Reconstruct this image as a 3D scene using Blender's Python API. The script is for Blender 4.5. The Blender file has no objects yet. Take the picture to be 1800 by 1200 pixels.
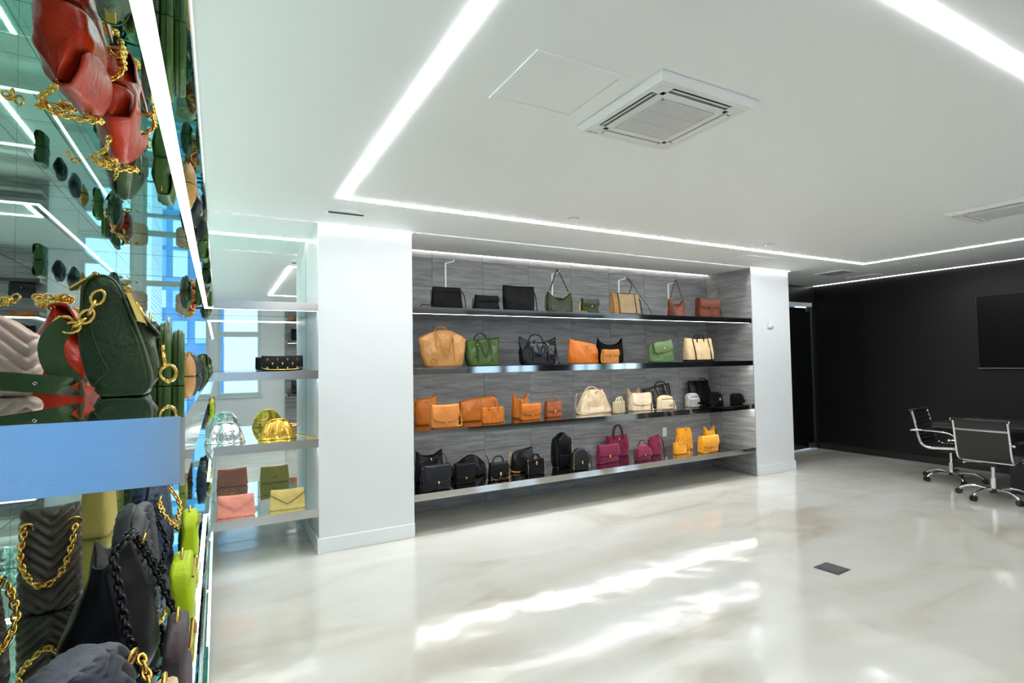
import bpy, bmesh, math, random
from mathutils import Vector, Matrix, noise
PI = math.pi
scene = bpy.context.scene
COL = scene.collection
random.seed(7)

# ------------------------------------------------------------------ camera
H_CAM = 1.45
def make_camera():
    yaw, pitch, roll, fpx = 0.5001, 0.0361, -0.0166, 944.8
    cy, sy, cp, sp = math.cos(yaw), math.sin(yaw), math.cos(pitch), math.sin(pitch)
    F = Vector((sy*cp, cy*cp, sp)); R = Vector((cy, -sy, 0)); U = R.cross(F)
    cr, sr = math.cos(roll), math.sin(roll)
    R2 = R*cr + U*sr; U2 = U*cr - R*sr
    cam = bpy.data.cameras.new('camera'); o = bpy.data.objects.new('camera', cam); COL.objects.link(o)
    m = Matrix.Identity(4)
    for i in range(3):
        m[i][0], m[i][1], m[i][2] = R2[i], U2[i], -F[i]
    m[2][3] = H_CAM
    o.matrix_world = m
    cam.sensor_width = 36; cam.lens = 36*fpx/1800; cam.clip_start = 0.02
    scene.camera = o
make_camera()
# ------------------------------------------------------------------ world / view
w = bpy.data.worlds.new('world'); scene.world = w; w.use_nodes = True
bg = w.node_tree.nodes['Background']
bg.inputs[0].default_value = (0.52, 0.76, 1.0, 1); bg.inputs[1].default_value = 1.9
vs = scene.view_settings
vs.view_transform = 'Standard'; vs.look = 'None'; vs.gamma = 1; vs.use_curve_mapping = False
vs.exposure = 0.68
scene.cycles.max_bounces = 24; scene.cycles.glossy_bounces = 20; scene.cycles.diffuse_bounces = 8
scene.cycles.caustics_reflective = True; scene.cycles.caustics_refractive = False
scene.cycles.sample_clamp_indirect = 20.0
scene.cycles.blur_glossy = 0.5
LED_CEIL, LED_WASH, LED_NICHE, LED_SHELF, LED_BAND = 35.0, 5.0, 3.5, 6.0, 30.0

# ------------------------------------------------------------------ materials
MATS = {}
def mat(name, col, rough=.5, metal=0.0, bump=0.0, bscale=60.0, var=0.0, vscale=8.0, spec=.5, coat=0.0, sheen=0.0, detail=3):
    if name in MATS: return MATS[name]
    m = bpy.data.materials.new(name); m.use_nodes = True; MATS[name] = m
    nt = m.node_tree; N = nt.nodes; L = nt.links; b = N['Principled BSDF']
    b.inputs['Base Color'].default_value = (*col, 1); b.inputs['Roughness'].default_value = rough
    b.inputs['Metallic'].default_value = metal; b.inputs['Specular IOR Level'].default_value = spec
    b.inputs['Coat Weight'].default_value = coat; b.inputs['Coat Roughness'].default_value = .05
    if sheen: b.inputs['Sheen Weight'].default_value = sheen
    if bump or var:
        tc = N.new('ShaderNodeTexCoord')
        if var:
            n = N.new('ShaderNodeTexNoise'); n.inputs['Scale'].default_value = vscale; n.inputs['Detail'].default_value = 4
            L.new(tc.outputs['Object'], n.inputs['Vector'])
            r = N.new('ShaderNodeMapRange'); r.inputs[1].default_value = .3; r.inputs[2].default_value = .7
            r.inputs[3].default_value = 1-var; r.inputs[4].default_value = 1+var
            L.new(n.outputs[0], r.inputs[0])
            mx = N.new('ShaderNodeVectorMath'); mx.operation = 'SCALE'; mx.inputs[0].default_value = col
            L.new(r.outputs[0], mx.inputs['Scale']); L.new(mx.outputs[0], b.inputs['Base Color'])
        if bump:
            n2 = N.new('ShaderNodeTexNoise'); n2.inputs['Scale'].default_value = bscale; n2.inputs['Detail'].default_value = detail
            L.new(tc.outputs['Object'], n2.inputs['Vector'])
            bp = N.new('ShaderNodeBump'); bp.inputs['Strength'].default_value = bump; bp.inputs['Distance'].default_value = .003
            L.new(n2.outputs[0], bp.inputs['Height']); L.new(bp.outputs[0], b.inputs['Normal'])
    return m
def emit(name, col, strength):
    if name in MATS: return MATS[name]
    m = bpy.data.materials.new(name); m.use_nodes = True; MATS[name] = m
    b = m.node_tree.nodes['Principled BSDF']
    b.inputs['Base Color'].default_value = (.9, .9, .9, 1)
    b.inputs['Emission Color'].default_value = (*col, 1); b.inputs['Emission Strength'].default_value = strength
    return m
def leather(name, col, rough=.38, var=.12, spec=.32):
    if 'leather_'+name in MATS: return MATS['leather_'+name]
    m = mat('leather_'+name, col, rough, 0, .3, 180, var, 9, spec=spec)
    return folds(m, .55, 13, .012)
def folds(m, strength, scale, dist):
    # broad soft creases under the fine grain
    N = m.node_tree.nodes; L = m.node_tree.links; b = N['Principled BSDF']
    tc = N.new('ShaderNodeTexCoord'); oi = N.new('ShaderNodeObjectInfo'); ad = N.new('ShaderNodeVectorMath'); ad.operation = 'ADD'
    L.new(tc.outputs['Object'], ad.inputs[0]); L.new(oi.outputs['Random'], ad.inputs[1])
    n = N.new('ShaderNodeTexNoise'); n.inputs['Scale'].default_value = scale; n.inputs['Detail'].default_value = 2; n.inputs['Distortion'].default_value = 1.2
    L.new(ad.outputs[0], n.inputs['Vector'])
    bp = N.new('ShaderNodeBump'); bp.inputs['Strength'].default_value = strength; bp.inputs['Distance'].default_value = dist
    L.new(n.outputs[0], bp.inputs['Height'])
    prev = b.inputs['Normal'].links
    if prev: 
        src = prev[0].from_node; L.new(bp.outputs[0], src.inputs['Normal'])
    else: L.new(bp.outputs[0], b.inputs['Normal'])
    return m
def suede(name, col): return mat('suede_'+name, col, .85, 0, .3, 400, .18, 14, spec=.2, sheen=.3)
def nylon(name, col, rough=.5, spec=.25):
    return folds(mat('nylon_'+name, col, rough, 0, .3, 90, .15, 12, spec=spec), .5, 12, .012)

WHITE = mat('white_paint', (.765, .775, .775), .45, var=.015, vscale=2)
CEIL = mat('ceiling_paint', (.90, .91, .895), .55)
TRIM = mat('white_trim', (.82, .84, .84), .35)
PLAST = mat('white_plastic', (.80, .80, .78), .35)
PLASTG = mat('grey_plastic', (.38, .38, .36), .4)
DARKSLOT = mat('dark_slot', (.03, .03, .03), .6)
BLACKWALL = mat('black_wall_paint', (.0065, .0057, .0055), .40, spec=.30, var=.2, vscale=1.5, bump=.15, bscale=30)
BLACK = mat('black_lacquer', (.012, .012, .012), .3)
BLACKGLASS = mat('black_glass', (.004, .004, .004), .06)
SCREEN = mat('tv_screen', (.0035, .0028, .0026), .3, spec=.12)
CHROME = mat('chrome', (.82, .81, .79), .08, 1)
GOLD = mat('gold_metal', (.83, .50, .11), .22, 1)
STEEL = mat('polished_steel', (.62, .61, .59), .06, 1)
DARKMIRROR = mat('dark_mirror_top', (.40, .38, .37), .04, 1)
SATIN = mat('satin_steel', (.62, .61, .59), .22, 1)
RUBBER = mat('black_rubber', (.015, .015, .015), .5)
MIRROR = mat('green_tint_mirror', (.80, .915, .885), .008, 1)
MIRROR2 = mat('clear_tint_mirror', (.85, .93, .915), .008, 1)
EDGE = mat('dark_joint', (.02, .04, .04), .5)
def brushed():
    m = mat('brushed_steel', (.50, .53, .55), .2, 1); N = m.node_tree.nodes; L = m.node_tree.links; b = N['Principled BSDF']
    tc = N.new('ShaderNodeTexCoord'); mp = N.new('ShaderNodeMapping'); mp.inputs['Scale'].default_value = (4, 4, 900)
    n = N.new('ShaderNodeTexNoise'); n.inputs['Scale'].default_value = 1.0; n.inputs['Detail'].default_value = 3
    L.new(tc.outputs['Object'], mp.inputs[0]); L.new(mp.outputs[0], n.inputs['Vector'])
    bp = N.new('ShaderNodeBump'); bp.inputs['Strength'].default_value = .12; bp.inputs['Distance'].default_value = .001
    L.new(n.outputs[0], bp.inputs['Height']); L.new(bp.outputs[0], b.inputs['Normal'])
    return m
BRUSHED = brushed()
def floor_mat():
    m = mat('polished_floor', (.6, .6, .55), .09, coat=.3); N = m.node_tree.nodes; L = m.node_tree.links; b = N['Principled BSDF']
    tc = N.new('ShaderNodeTexCoord')
    mp = N.new('ShaderNodeMapping'); mp.inputs['Rotation'].default_value = (0, 0, .5); mp.inputs['Scale'].default_value = (.55, 1.5, 1)
    L.new(tc.outputs['Object'], mp.inputs[0])
    n = N.new('ShaderNodeTexNoise'); n.inputs['Scale'].default_value = 1.1; n.inputs['Detail'].default_value = 6; n.inputs['Distortion'].default_value = 1.3
    L.new(mp.outputs[0], n.inputs['Vector'])
    cr = N.new('ShaderNodeValToRGB'); e = cr.color_ramp.elements
    e[0].position = .30; e[0].color = (.53, .485, .41, 1); e[1].position = .62; e[1].color = (.68, .675, .635, 1)
    k = e.new(.44); k.color = (.63, .615, .56, 1)
    L.new(n.outputs[0], cr.inputs[0])
    n3 = N.new('ShaderNodeTexNoise'); n3.inputs['Scale'].default_value = .5; n3.inputs['Detail'].default_value = 3; n3.inputs['Distortion'].default_value = .6
    L.new(mp.outputs[0], n3.inputs['Vector'])
    cr3 = N.new('ShaderNodeValToRGB'); g = cr3.color_ramp.elements
    g[0].position = .4; g[0].color = (.92, .89, .84, 1); g[1].position = .6; g[1].color = (1, 1, 1, 1)
    L.new(n3.outputs[0], cr3.inputs[0])
    mx = N.new('ShaderNodeMixRGB'); mx.blend_type = 'MULTIPLY'; mx.inputs[0].default_value = 1
    L.new(cr.outputs[0], mx.inputs[1]); L.new(cr3.outputs[0], mx.inputs[2]); L.new(mx.outputs[0], b.inputs['Base Color'])
    n2 = N.new('ShaderNodeTexNoise'); n2.inputs['Scale'].default_value = 2.1; n2.inputs['Detail'].default_value = 2.0
    L.new(tc.outputs['Object'], n2.inputs['Vector'])
    bp = N.new('ShaderNodeBump'); bp.inputs['Strength'].default_value = 1.0; bp.inputs['Distance'].default_value = .0075
    L.new(n2.outputs[0], bp.inputs['Height'])
    n4 = N.new('ShaderNodeTexNoise'); n4.inputs['Scale'].default_value = 90; n4.inputs['Detail'].default_value = 1
    L.new(tc.outputs['Object'], n4.inputs['Vector'])
    bp2 = N.new('ShaderNodeBump'); bp2.inputs['Strength'].default_value = .45; bp2.inputs['Distance'].default_value = .0006
    L.new(n4.outputs[0], bp2.inputs['Height']); L.new(bp.outputs[0], bp2.inputs['Normal'])
    L.new(bp2.outputs[0], b.inputs['Normal']); L.new(bp2.outputs[0], b.inputs['Coat Normal'])
    return m
FLOOR = floor_mat()
def tile_mat():
    m = mat('striated_grey_tile', (.2, .2, .2), .35); N = m.node_tree.nodes; L = m.node_tree.links; b = N['Principled BSDF']
    tc = N.new('ShaderNodeTexCoord'); oi = N.new('ShaderNodeObjectInfo')
    mp = N.new('ShaderNodeMapping'); mp.inputs['Scale'].default_value = (2.4, 2.4, 24)
    L.new(tc.outputs['Object'], mp.inputs[0])
    sc = N.new('ShaderNodeMath'); sc.operation = 'MULTIPLY'; sc.inputs[1].default_value = 60
    L.new(oi.outputs['Random'], sc.inputs[0])
    cb = N.new('ShaderNodeCombineXYZ'); L.new(sc.outputs[0], cb.inputs[0]); L.new(sc.outputs[0], cb.inputs[2]); L.new(cb.outputs[0], mp.inputs['Location'])
    n = N.new('ShaderNodeTexNoise'); n.inputs['Scale'].default_value = 1; n.inputs['Detail'].default_value = 7; n.inputs['Roughness'].default_value = .65; n.inputs['Distortion'].default_value = .5
    L.new(mp.outputs[0], n.inputs['Vector'])
    cr = N.new('ShaderNodeValToRGB'); e = cr.color_ramp.elements
    e[0].position = .33; e[0].color = (.175, .174, .170, 1); e[1].position = .68; e[1].color = (.39, .387, .38, 1)
    k = e.new(.5); k.color = (.275, .273, .267, 1)
    L.new(n.outputs[0], cr.inputs[0]); L.new(cr.outputs[0], b.inputs['Base Color'])
    return m
TILE = tile_mat()
GROUT = mat('tile_grout', (.33, .33, .32), .8)
def brick_mat():
    m = mat('white_brick', (.8, .8, .8), .8); N = m.node_tree.nodes; L = m.node_tree.links; b = N['Principled BSDF']
    tc = N.new('ShaderNodeTexCoord'); mp = N.new('ShaderNodeMapping'); mp.inputs['Rotation'].default_value = (PI/2, 0, 0)
    L.new(tc.outputs['Object'], mp.inputs[0])
    br = N.new('ShaderNodeTexBrick'); br.inputs['Scale'].default_value = 4.5
    br.inputs['Color1'].default_value = (.86, .87, .88, 1); br.inputs['Color2'].default_value = (.80, .82, .84, 1); br.inputs['Mortar'].default_value = (.50, .54, .58, 1)
    br.inputs['Mortar Size'].default_value = .03
    L.new(mp.outputs[0], br.inputs['Vector']); L.new(br.outputs[0], b.inputs['Base Color'])
    return m
LEDM_CEIL = emit('led_ceiling', (.94, .975, 1), LED_CEIL)
LEDM_WASH = emit('led_wall_wash', (.97, .985, 1), LED_WASH)
LEDM_NICHE = emit('led_niche_warm', (1, .98, .95), LED_NICHE)
LEDM_SHELF = emit('led_shelf', (.97, .985, 1), LED_SHELF)
LEDM_BAND = emit('led_dim_groove', (.97, .985, 1), LED_BAND)

# ------------------------------------------------------------------ mesh helpers
class MB:
    def __init__(s): s.v = []; s.f = []
    def add(s, vs, fs):
        o = len(s.v); s.v += [tuple(p) for p in vs]; s.f += [tuple(i+o for i in f) for f in fs]; return s
    def box(s, x0, x1, y0, y1, z0, z1):
        return s.add([(x0,y0,z0),(x1,y0,z0),(x1,y1,z0),(x0,y1,z0),(x0,y0,z1),(x1,y0,z1),(x1,y1,z1),(x0,y1,z1)],
                     [(0,3,2,1),(4,5,6,7),(0,1,5,4),(1,2,6,5),(2,3,7,6),(3,0,4,7)])
    def loft(s, rings, cap0=True, cap1=True, closed=True):
        n = len(rings[0]); vs = [p for r in rings for p in r]; fs = []
        for j in range(len(rings)-1):
            for i in range(n if closed else n-1):
                a = j*n+i; b = j*n+(i+1) % n; fs.append((a, b, b+n, a+n))
        if cap0: fs.append(tuple(range(n-1, -1, -1)))
        if cap1: fs.append(tuple(range((len(rings)-1)*n, len(rings)*n)))
        return s.add(vs, fs)
    def tube(s, path, r, n=8, closed=False, flat=None):
        P = [Vector(p) for p in path]; m = len(P); rings = []; prev = None
        for i, p in enumerate(P):
            if closed: t = P[(i+1) % m]-P[i-1]
            else: t = P[min(i+1, m-1)]-P[max(i-1, 0)]
            if t.length < 1e-9: t = Vector((0, 0, 1))
            t.normalize()
            if prev is None:
                up = Vector((0, 0, 1)) if abs(t.z) < .9 else Vector((0, 1, 0))
                if flat: up = Vector(flat)
                nrm = (up - t*up.dot(t)).normalized()
            else:
                nrm = prev - t*prev.dot(t)
                nrm = nrm.normalized() if nrm.length > 1e-6 else prev
            prev = nrm; bn = t.cross(nrm)
            rr = r[i] if isinstance(r, (list, tuple)) and not flat and len(r) == m else r
            ra, rb = (rr, rr) if not isinstance(rr, (list, tuple)) else rr
            rings.append([tuple(p + nrm*ra*math.cos(2*PI*k/n) + bn*rb*math.sin(2*PI*k/n)) for k in range(n)])
        if closed:
            rings.append(rings[0]); return s.loft(rings, False, False)
        return s.loft(rings)
    def ribbon(s, path, width, thick, nrm=(0, -1, 0)):
        # flat strap: nrm is the broad face's normal hint
        P = [Vector(p) for p in path]; m = len(P); rings = []
        for i, p in enumerate(P):
            t = (P[min(i+1, m-1)]-P[max(i-1, 0)]).normalized()
            nn = Vector(nrm[i] if isinstance(nrm[0], (tuple, list, Vector)) else nrm); nn = nn - t*nn.dot(t)
            nn = nn.normalized() if nn.length > 1e-5 else Vector((1, 0, 0))
            b = t.cross(nn); a = b*width/2; c = nn*thick/2
            rings.append([tuple(p-a-c), tuple(p+a-c), tuple(p+a+c), tuple(p-a+c)])
        return s.loft(rings)
    def torus(s, c, R, r, ax=(0, 1, 0), n=14, k=6, stretch=1.0, along=(1, 0, 0)):
        c = Vector(c); ax = Vector(ax).normalized(); e1 = Vector(along); e1 = (e1-ax*e1.dot(ax)).normalized(); e2 = ax.cross(e1)
        rings = []
        for i in range(n):
            a = 2*PI*i/n; d = e1*math.cos(a)*stretch + e2*math.sin(a); dd = (e1*math.cos(a)+e2*math.sin(a))
            p = c + d*R
            rings.append([tuple(p + dd*r*math.cos(2*PI*j/k) + ax*r*math.sin(2*PI*j/k)) for j in range(k)])
        rings.append(rings[0]); return s.loft(rings, False, False)
    def chain(s, path, ll=.016, r=.0022, n=10, k=5):
        P = resample(path, ll*.72)
        for i in range(len(P)-1):
            t = (P[i+1]-P[i]).normalized(); c = (P[i]+P[i+1])/2
            up = Vector((0, 0, 1)) if abs(t.z) < .8 else Vector((0, 1, 0))
            a = t.cross(up).normalized()
            if i % 2: a = t.cross(a).normalized()
            s.torus(c, ll*.32, r, a, n, k, 1.55, t)
        return s
    def sphere(s, c, r, n=8, m=5, sc=(1, 1, 1)):
        rings = []
        for j in range(1, m):
            a = PI*j/m; rings.append([(c[0]+sc[0]*r*math.sin(a)*math.cos(2*PI*i/n), c[1]+sc[1]*r*math.sin(a)*math.sin(2*PI*i/n), c[2]-sc[2]*r*math.cos(a)) for i in range(n)])
        return s.loft(rings)
    def cyl(s, c, r, h, ax='z', n=16, r2=None):
        r2 = r if r2 is None else r2; R = []
        for t, rr in ((0, r), (1, r2)):
            ring = []
            for i in range(n):
                a = 2*PI*i/n; u, v = rr*math.cos(a), rr*math.sin(a)
                ring.append({'z': (c[0]+u, c[1]+v, c[2]+t*h), 'x': (c[0]+t*h, c[1]+u, c[2]+v), 'y': (c[0]-u, c[1]+t*h, c[2]+v)}[ax])
            R.append(ring)
        return s.loft(R)
    def build(s, name, m, parent=None, smooth=False, bevel=0, subsurf=0, solid=0, seg=2, autosm=None):
        me = bpy.data.meshes.new(name); me.from_pydata(s.v, [], s.f); me.materials.append(m); me.update()
        o = bpy.data.objects.new(name, me); COL.objects.link(o)
        if parent: o.parent = parent
        if smooth:
            me.polygons.foreach_set('use_smooth', [True]*len(me.polygons))
        if solid:
            md = o.modifiers.new('solid', 'SOLIDIFY'); md.thickness = solid; md.offset = 0
        if bevel:
            md = o.modifiers.new('bevel', 'BEVEL'); md.width = bevel; md.segments = seg; md.limit_method = 'ANGLE'; md.angle_limit = .7
        if subsurf:
            md = o.modifiers.new('sub', 'SUBSURF'); md.levels = subsurf; md.render_levels = subsurf
        if autosm:
            bm = bmesh.new(); bm.from_mesh(me)
            for e in bm.edges:
                if len(e.link_faces) == 2 and e.calc_face_angle(0) > autosm: e.smooth = False
            bm.to_mesh(me); bm.free()
        return o
def resample(path, step):
    P = [Vector(p) for p in path]; out = [P[0].copy()]; acc = 0
    for a, b in zip(P, P[1:]):
        L = (b-a).length
        if L < 1e-9: continue
        pos = step-acc
        while pos <= L: out.append(a+(b-a)*(pos/L)); pos += step
        acc = (acc+L) % step
    return out
def smoothpath(pts, n=6):
    P = [Vector(p) for p in pts]; P = [P[0]*2-P[1]]+P+[P[-1]*2-P[-2]]; out = []
    for i in range(1, len(P)-2):
        for k in range(n):
            t = k/n; a, b, c, d = P[i-1], P[i], P[i+1], P[i+2]
            out.append(.5*((2*b)+(c-a)*t+(2*a-5*b+4*c-d)*t*t+(3*b-a-3*c+d)*t**3))
    out.append(P[-2]); return out
def empty(name, loc=(0, 0, 0), rz=0):
    o = bpy.data.objects.new(name, None); COL.objects.link(o); o.location = loc; o.rotation_euler = (0, 0, rz); o.empty_display_size = .05; return o
def tag(o, label, cat, group=None):
    o['label'] = label; o['category'] = cat
    if group: o['group'] = group
    return o
def struct(o, label=None, cat=None):
    o['kind'] = 'structure'
    if label: o['label'] = label
    if cat: o['category'] = cat
    return o
def inst(src, parent, loc, name=None):
    c = src.copy(); COL.objects.link(c); c.parent = parent; c.location = loc
    return c
def copy_tree(o, parent=None):
    c = o.copy(); COL.objects.link(c); c.parent = parent
    for ch in o.children: copy_tree(ch, c)
    return c

# ------------------------------------------------------------------ main dimensions
HC = 2.55
YP, YB, YM = 4.378, 5.06, 5.04
X1, X2, X3, X4 = .68, 1.438, 5.758, 6.498
XW, YC = 8.30, 5.157           # black wall, corridor end wall
XS, XM = -.0276, -.69          # left shelf front, left mirror wall
YE = .5975                     # near end of the left shelves
YBK = -1.7                     # wall behind the camera
XL = -1.9
ZS = (1.924, 1.402, .873, .344)
TH = .058
ZT = HC + .16

# ------------------------------------------------------------------ structure
def S(name, label, cat, *boxes, m=None, bevel=0):
    b = MB()
    for bx in boxes: b.box(*bx)
    return struct(b.build(name, m, bevel=bevel), label, cat)
S('floor', 'polished pale beige marbled resin floor', 'floor', (XL-.1, XW+.1, YBK-.1, YC+.15, -.08, 0), m=FLOOR)
SW = .05
S('ceiling', 'flat white painted ceiling with recessed light lines', 'ceiling', (XL-.1, XW+.1, YBK-.1, YP-SW, HC, ZT), (XL-.1, XW+.1, YP, YC+.15, HC, ZT), (XL-.1, XS, YP-SW, YP, HC, ZT), (X1, X2, YP-SW, YP, HC, ZT), (X3+.01, XW+.1, YP-SW, YP, HC, ZT), (XS, X3+.01, YP-SW, YP, HC+.12, ZT), m=CEIL)
S('trim_1', 'added grey liner dimming the recessed ceiling light groove', 'trim', (XS, X1, YP-SW, YP-SW+.002, HC+.001, HC+.12), (XS, X1, YP-.002, YP, HC+.001, HC+.12), (X2, X3+.01, YP-SW, YP-SW+.002, HC+.001, HC+.12), (X2, X3+.01, YP-.002, YP, HC+.001, HC+.12), m=mat('groove_dimming_liner', (.30, .30, .30), .7))  # grey liner added to dim the glow seen in the groove
S('wall_pillar_left', 'wide white pillar between the mirrored niche and the grey shelves', 'wall', (X1, X2, YP, YC+.1, 0, HC), m=WHITE)
S('wall_pillar_right', 'white pillar carrying the thermostat at the end of the shelves', 'wall', (X3+.014, X4, YP, YC+.1, 0, HC), m=WHITE)
S('wall_niche_backing', 'plain wall behind the grey tiles', 'wall', (X2, X3+.02, YB+.02, YC+.1, 0, HC), m=GROUT)
S('wall_left', 'plain white wall behind the mirrored shelving', 'wall', (XM-.16, XM-.012, YE-.05, YC+.1, 0, HC), (XL, XM-.14, YE-.05, YE+.05, 0, HC), (XL-.1, XL, YBK-.1, YE+.05, 0, HC), m=WHITE)
S('wall_niche_back', 'white wall behind the mirrored niche', 'wall', (XM-.1, X1+.02, YM+.012, YC+.1, 0, HC), m=WHITE)
S('wall_right', 'matt black wall carrying the television', 'wall', (XW, XW+.1, -.45, YC+.1, 0, HC), m=BLACKWALL)
S('wall_corridor', 'black panel above and around the dark glass door', 'wall', (X4-.05, XW, YC, YC+.1, 2.285, HC), (8.235, XW, YC-.004, YC+.1, 0, HC), (X4-.05, 7.0, YC, YC+.1, 0, HC), m=BLACK)
S('baseboard_right', 'black baseboard along the black wall', 'baseboard', (XW-.014, XW, -.45, YC, 0, .095), m=BLACK, bevel=.004)
def bb(name, label, x0, x1, y0, y1):
    S(name, label, 'baseboard', (x0, x1, y0, y1, 0, .105), (x0+.004 if x1-x0 < .1 else x0, x1-.004 if x1-x0 < .1 else x1, y0+.004, y1, .105, .118), m=TRIM, bevel=.003)
S('baseboard_pillar_left', 'white baseboard around the wide left pillar', 'baseboard', (X1-.014, X2, YP-.014, YP, 0, .115), (X1-.014, X1, YP, YM, 0, .115), m=TRIM, bevel=.004)
S('baseboard_pillar_right', 'white baseboard around the right pillar', 'baseboard', (X3+.014, X4+.014, YP-.014, YP, 0, .115), (X4, X4+.014, YP, YC, 0, .115), m=TRIM, bevel=.004)

# back wall with windows (behind the camera, seen in the mirrors)
WINS = [(-1.65, -.16, .55, 2.42), (-.02, .74, .86, 2.42), (4.75, 5.45, .25, 2.42), (5.55, 6.35, .25, 2.42), (7.35, 8.15, .25, 2.42)]
def back_wall():
    xs = [XL] + [c for wn in WINS for c in wn[:2]] + [XW+.1]
    b = MB()
    dk = MB()
    for i in range(0, len(xs), 2):
        if xs[i] > 1: dk.box(xs[i], xs[i+1], YBK-.1, YBK, 0, HC)
        elif xs[i+1] > 1: b.box(xs[i], 1.18, YBK-.1, YBK, 0, HC); dk.box(1.18, xs[i+1], YBK-.1, YBK, 0, HC)
        else: b.box(xs[i], xs[i+1], YBK-.1, YBK, 0, HC)
    for x0, x1, z0, z1 in WINS:
        q = dk if x0 > 1 else b
        q.box(x0, x1, YBK-.1, YBK, 0, z0); q.box(x0, x1, YBK-.1, YBK, z1, HC)
    struct(dk.build('wall_back_dark', BLACKWALL), 'matt black part of the wall behind the viewer', 'wall')
    struct(b.build('wall_back', WHITE), 'white wall with tall windows behind the viewer', 'wall')
    glass = mat('window_glass', (1, 1, 1), .0); gb = glass.node_tree.nodes['Principled BSDF']
    gb.inputs['Transmission Weight'].default_value = 1; gb.inputs['IOR'].default_value = 1.02; gb.inputs['Alpha'].default_value = .12
    FR = mat('window_frame_paint', (.62, .70, .68), .4)
    for i, (x0, x1, z0, z1) in enumerate(WINS):
        e = empty('window_%d' % (i+1), ((x0+x1)/2, YBK-.05, z0)); struct(e, 'white framed window %s in the back wall' % ['nearest the mirror wall', 'facing the white brick building', 'beside the rear bag shelves', 'between two other tall windows', 'by the black wall'][i], 'window')
        w2, hh, f = (x1-x0)/2, z1-z0, .055; zt = 2.06-z0
        MB().box(-w2, -w2+f, -.04, .04, 0, hh).box(w2-f, w2, -.04, .04, 0, hh).box(-w2+f, w2-f, -.04, .04, 0, f).box(-w2+f, w2-f, -.04, .04, hh-f, hh).build('window_frame', FR, e)
        MB().box(-w2+f, w2-f, -.03, .03, zt-.05, zt+.05).build('transom', FR, e)
        if x1-x0 > .75 and i != 1: MB().box(-.03, .03, -.03, .03, f, zt-.05).build('mullion', FR, e)
        MB().box(-w2+f, w2-f, -.004, .004, f, hh-f).build('pane', glass, e)
        MB().box(-w2-.04, w2+.04, .03, .10, -.04, 0).build('window_sill', FR, e)
back_wall()
def right_window():
    S('wall_right_rear', 'white wall piece beside the rear side window', 'wall', (XW, XW+.1, YBK-.1, -1.55, 0, HC), (XW, XW+.1, -1.55, -.45, 0, .3), (XW, XW+.1, -1.55, -.45, 2.42, HC), (XW, XW+.1, -.55, -.45, .3, 2.42), m=WHITE)
    e = empty('window_6', (XW+.05, -1.05, .3)); struct(e, 'white framed side window behind the meeting table', 'window')
    FR = MATS['window_frame_paint']
    MB().box(-.04, .04, -.5, -.44, 0, 2.12).box(-.04, .04, .44, .5, 0, 2.12).box(-.04, .04, -.44, .44, 0, .06).box(-.04, .04, -.44, .44, 2.06, 2.12).box(-.03, .03, -.03, .03, .06, 2.06).build('window_frame', FR, e)
    MB().box(-.004, .004, -.44, .44, .06, 2.06).build('pane', MATS['window_glass'], e)
right_window()
# outdoors
def outdoors():
    br = brick_mat()
    e = empty('brick_building', (4.2, -6.5, -8)); tag(e, 'white brick building across the street seen in the niche mirror', 'building')
    MB().box(-4.05, 8, -3, 0, 0, 22).build('wall', br, e)
    bl = mat('blue_facade', (.13, .30, .50), .6, var=.15, vscale=.6); wg = mat('blue_office_glass', (.30, .55, .75), .1)
    wl = mat('pale_office_blind', (.75, .85, .92), .6)
    e2 = empty('office_building', (-6, -16, -8)); tag(e2, 'blue office building seen through the far windows in the mirrors', 'building')
    MB().box(-12, 9.5, -4, 0, 0, 30).build('wall', bl, e2)
    w0 = MB().box(-.26, .26, 0, .06, 0, 1.25).build('office_window', wg, e2)
    w1 = MB().box(-.26, .26, 0, .06, 0, 1.25).build('office_window', wl, e2)
    k = 0
    for r in range(5):
        for c in range(13):
            x = -1.5 + c*.8 + (c//3)*.25; z = 4.4 + r*2.0
            src = w0 if (r*7+c*5) % 3 else w1
            if k == 0: w0.location = (x, 0, z)
            elif k == 1: w1.location = (x, 0, z)
            else: inst(src, e2, (x, 0, z))
            k += 1
    struct(MB().box(-20, 25, -25, YBK-.6, -8.1, -8).build('ground', mat('street', (.3, .32, .34), .9)), 'grey street below the windows', 'street')
outdoors()

# ------------------------------------------------------------------ tiled niche
def tiles():
    tw, tz, g = .557, .278, .0014
    root = struct(empty('wall_niche', (X2, YB, 0)), 'striated grey tiled back wall of the bag shelves', 'wall')
    cache = {}
    def tile(parent, wd, ht, loc, side=False):
        key = (round(wd, 3), round(ht, 3), side)
        if key in cache: o = inst(cache[key], parent, loc)
        else:
            b = MB()
            if side: b.box(0, .012, g, wd-g, g, ht-g)
            else: b.box(g, wd-g, 0, .018, g, ht-g)
            o = b.build('tile', TILE, parent, bevel=.001, seg=1); o.location = loc; cache[key] = o
    zs = [0.0]; z = 2.484
    lv = []
    while z > 0.01: lv.append(z); z -= tz
    zs += sorted(lv) + [HC]
    xs = [X2]; x = 1.870
    while x < X3: xs.append(x); x += tw
    xs.append(X3)
    for a, b in zip(xs, xs[1:]):
        for c, d in zip(zs, zs[1:]): tile(root, b-a, d-c, (a-X2, 0, c))
    r2 = struct(empty('wall_niche_side', (X3, YP, 0)), 'striated grey tiled side return at the right of the shelves', 'wall')
    ys = [YP, YP+.34, YP+.34+.30, YB+.02]
    ys = [YP, YP+.50, YB+.02]
    for a, b in zip(ys, ys[1:]):
        for c, d in zip(zs, zs[1:]): tile(r2, b-a, d-c, (0.001, a-YP, c), True)
tiles()

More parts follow.
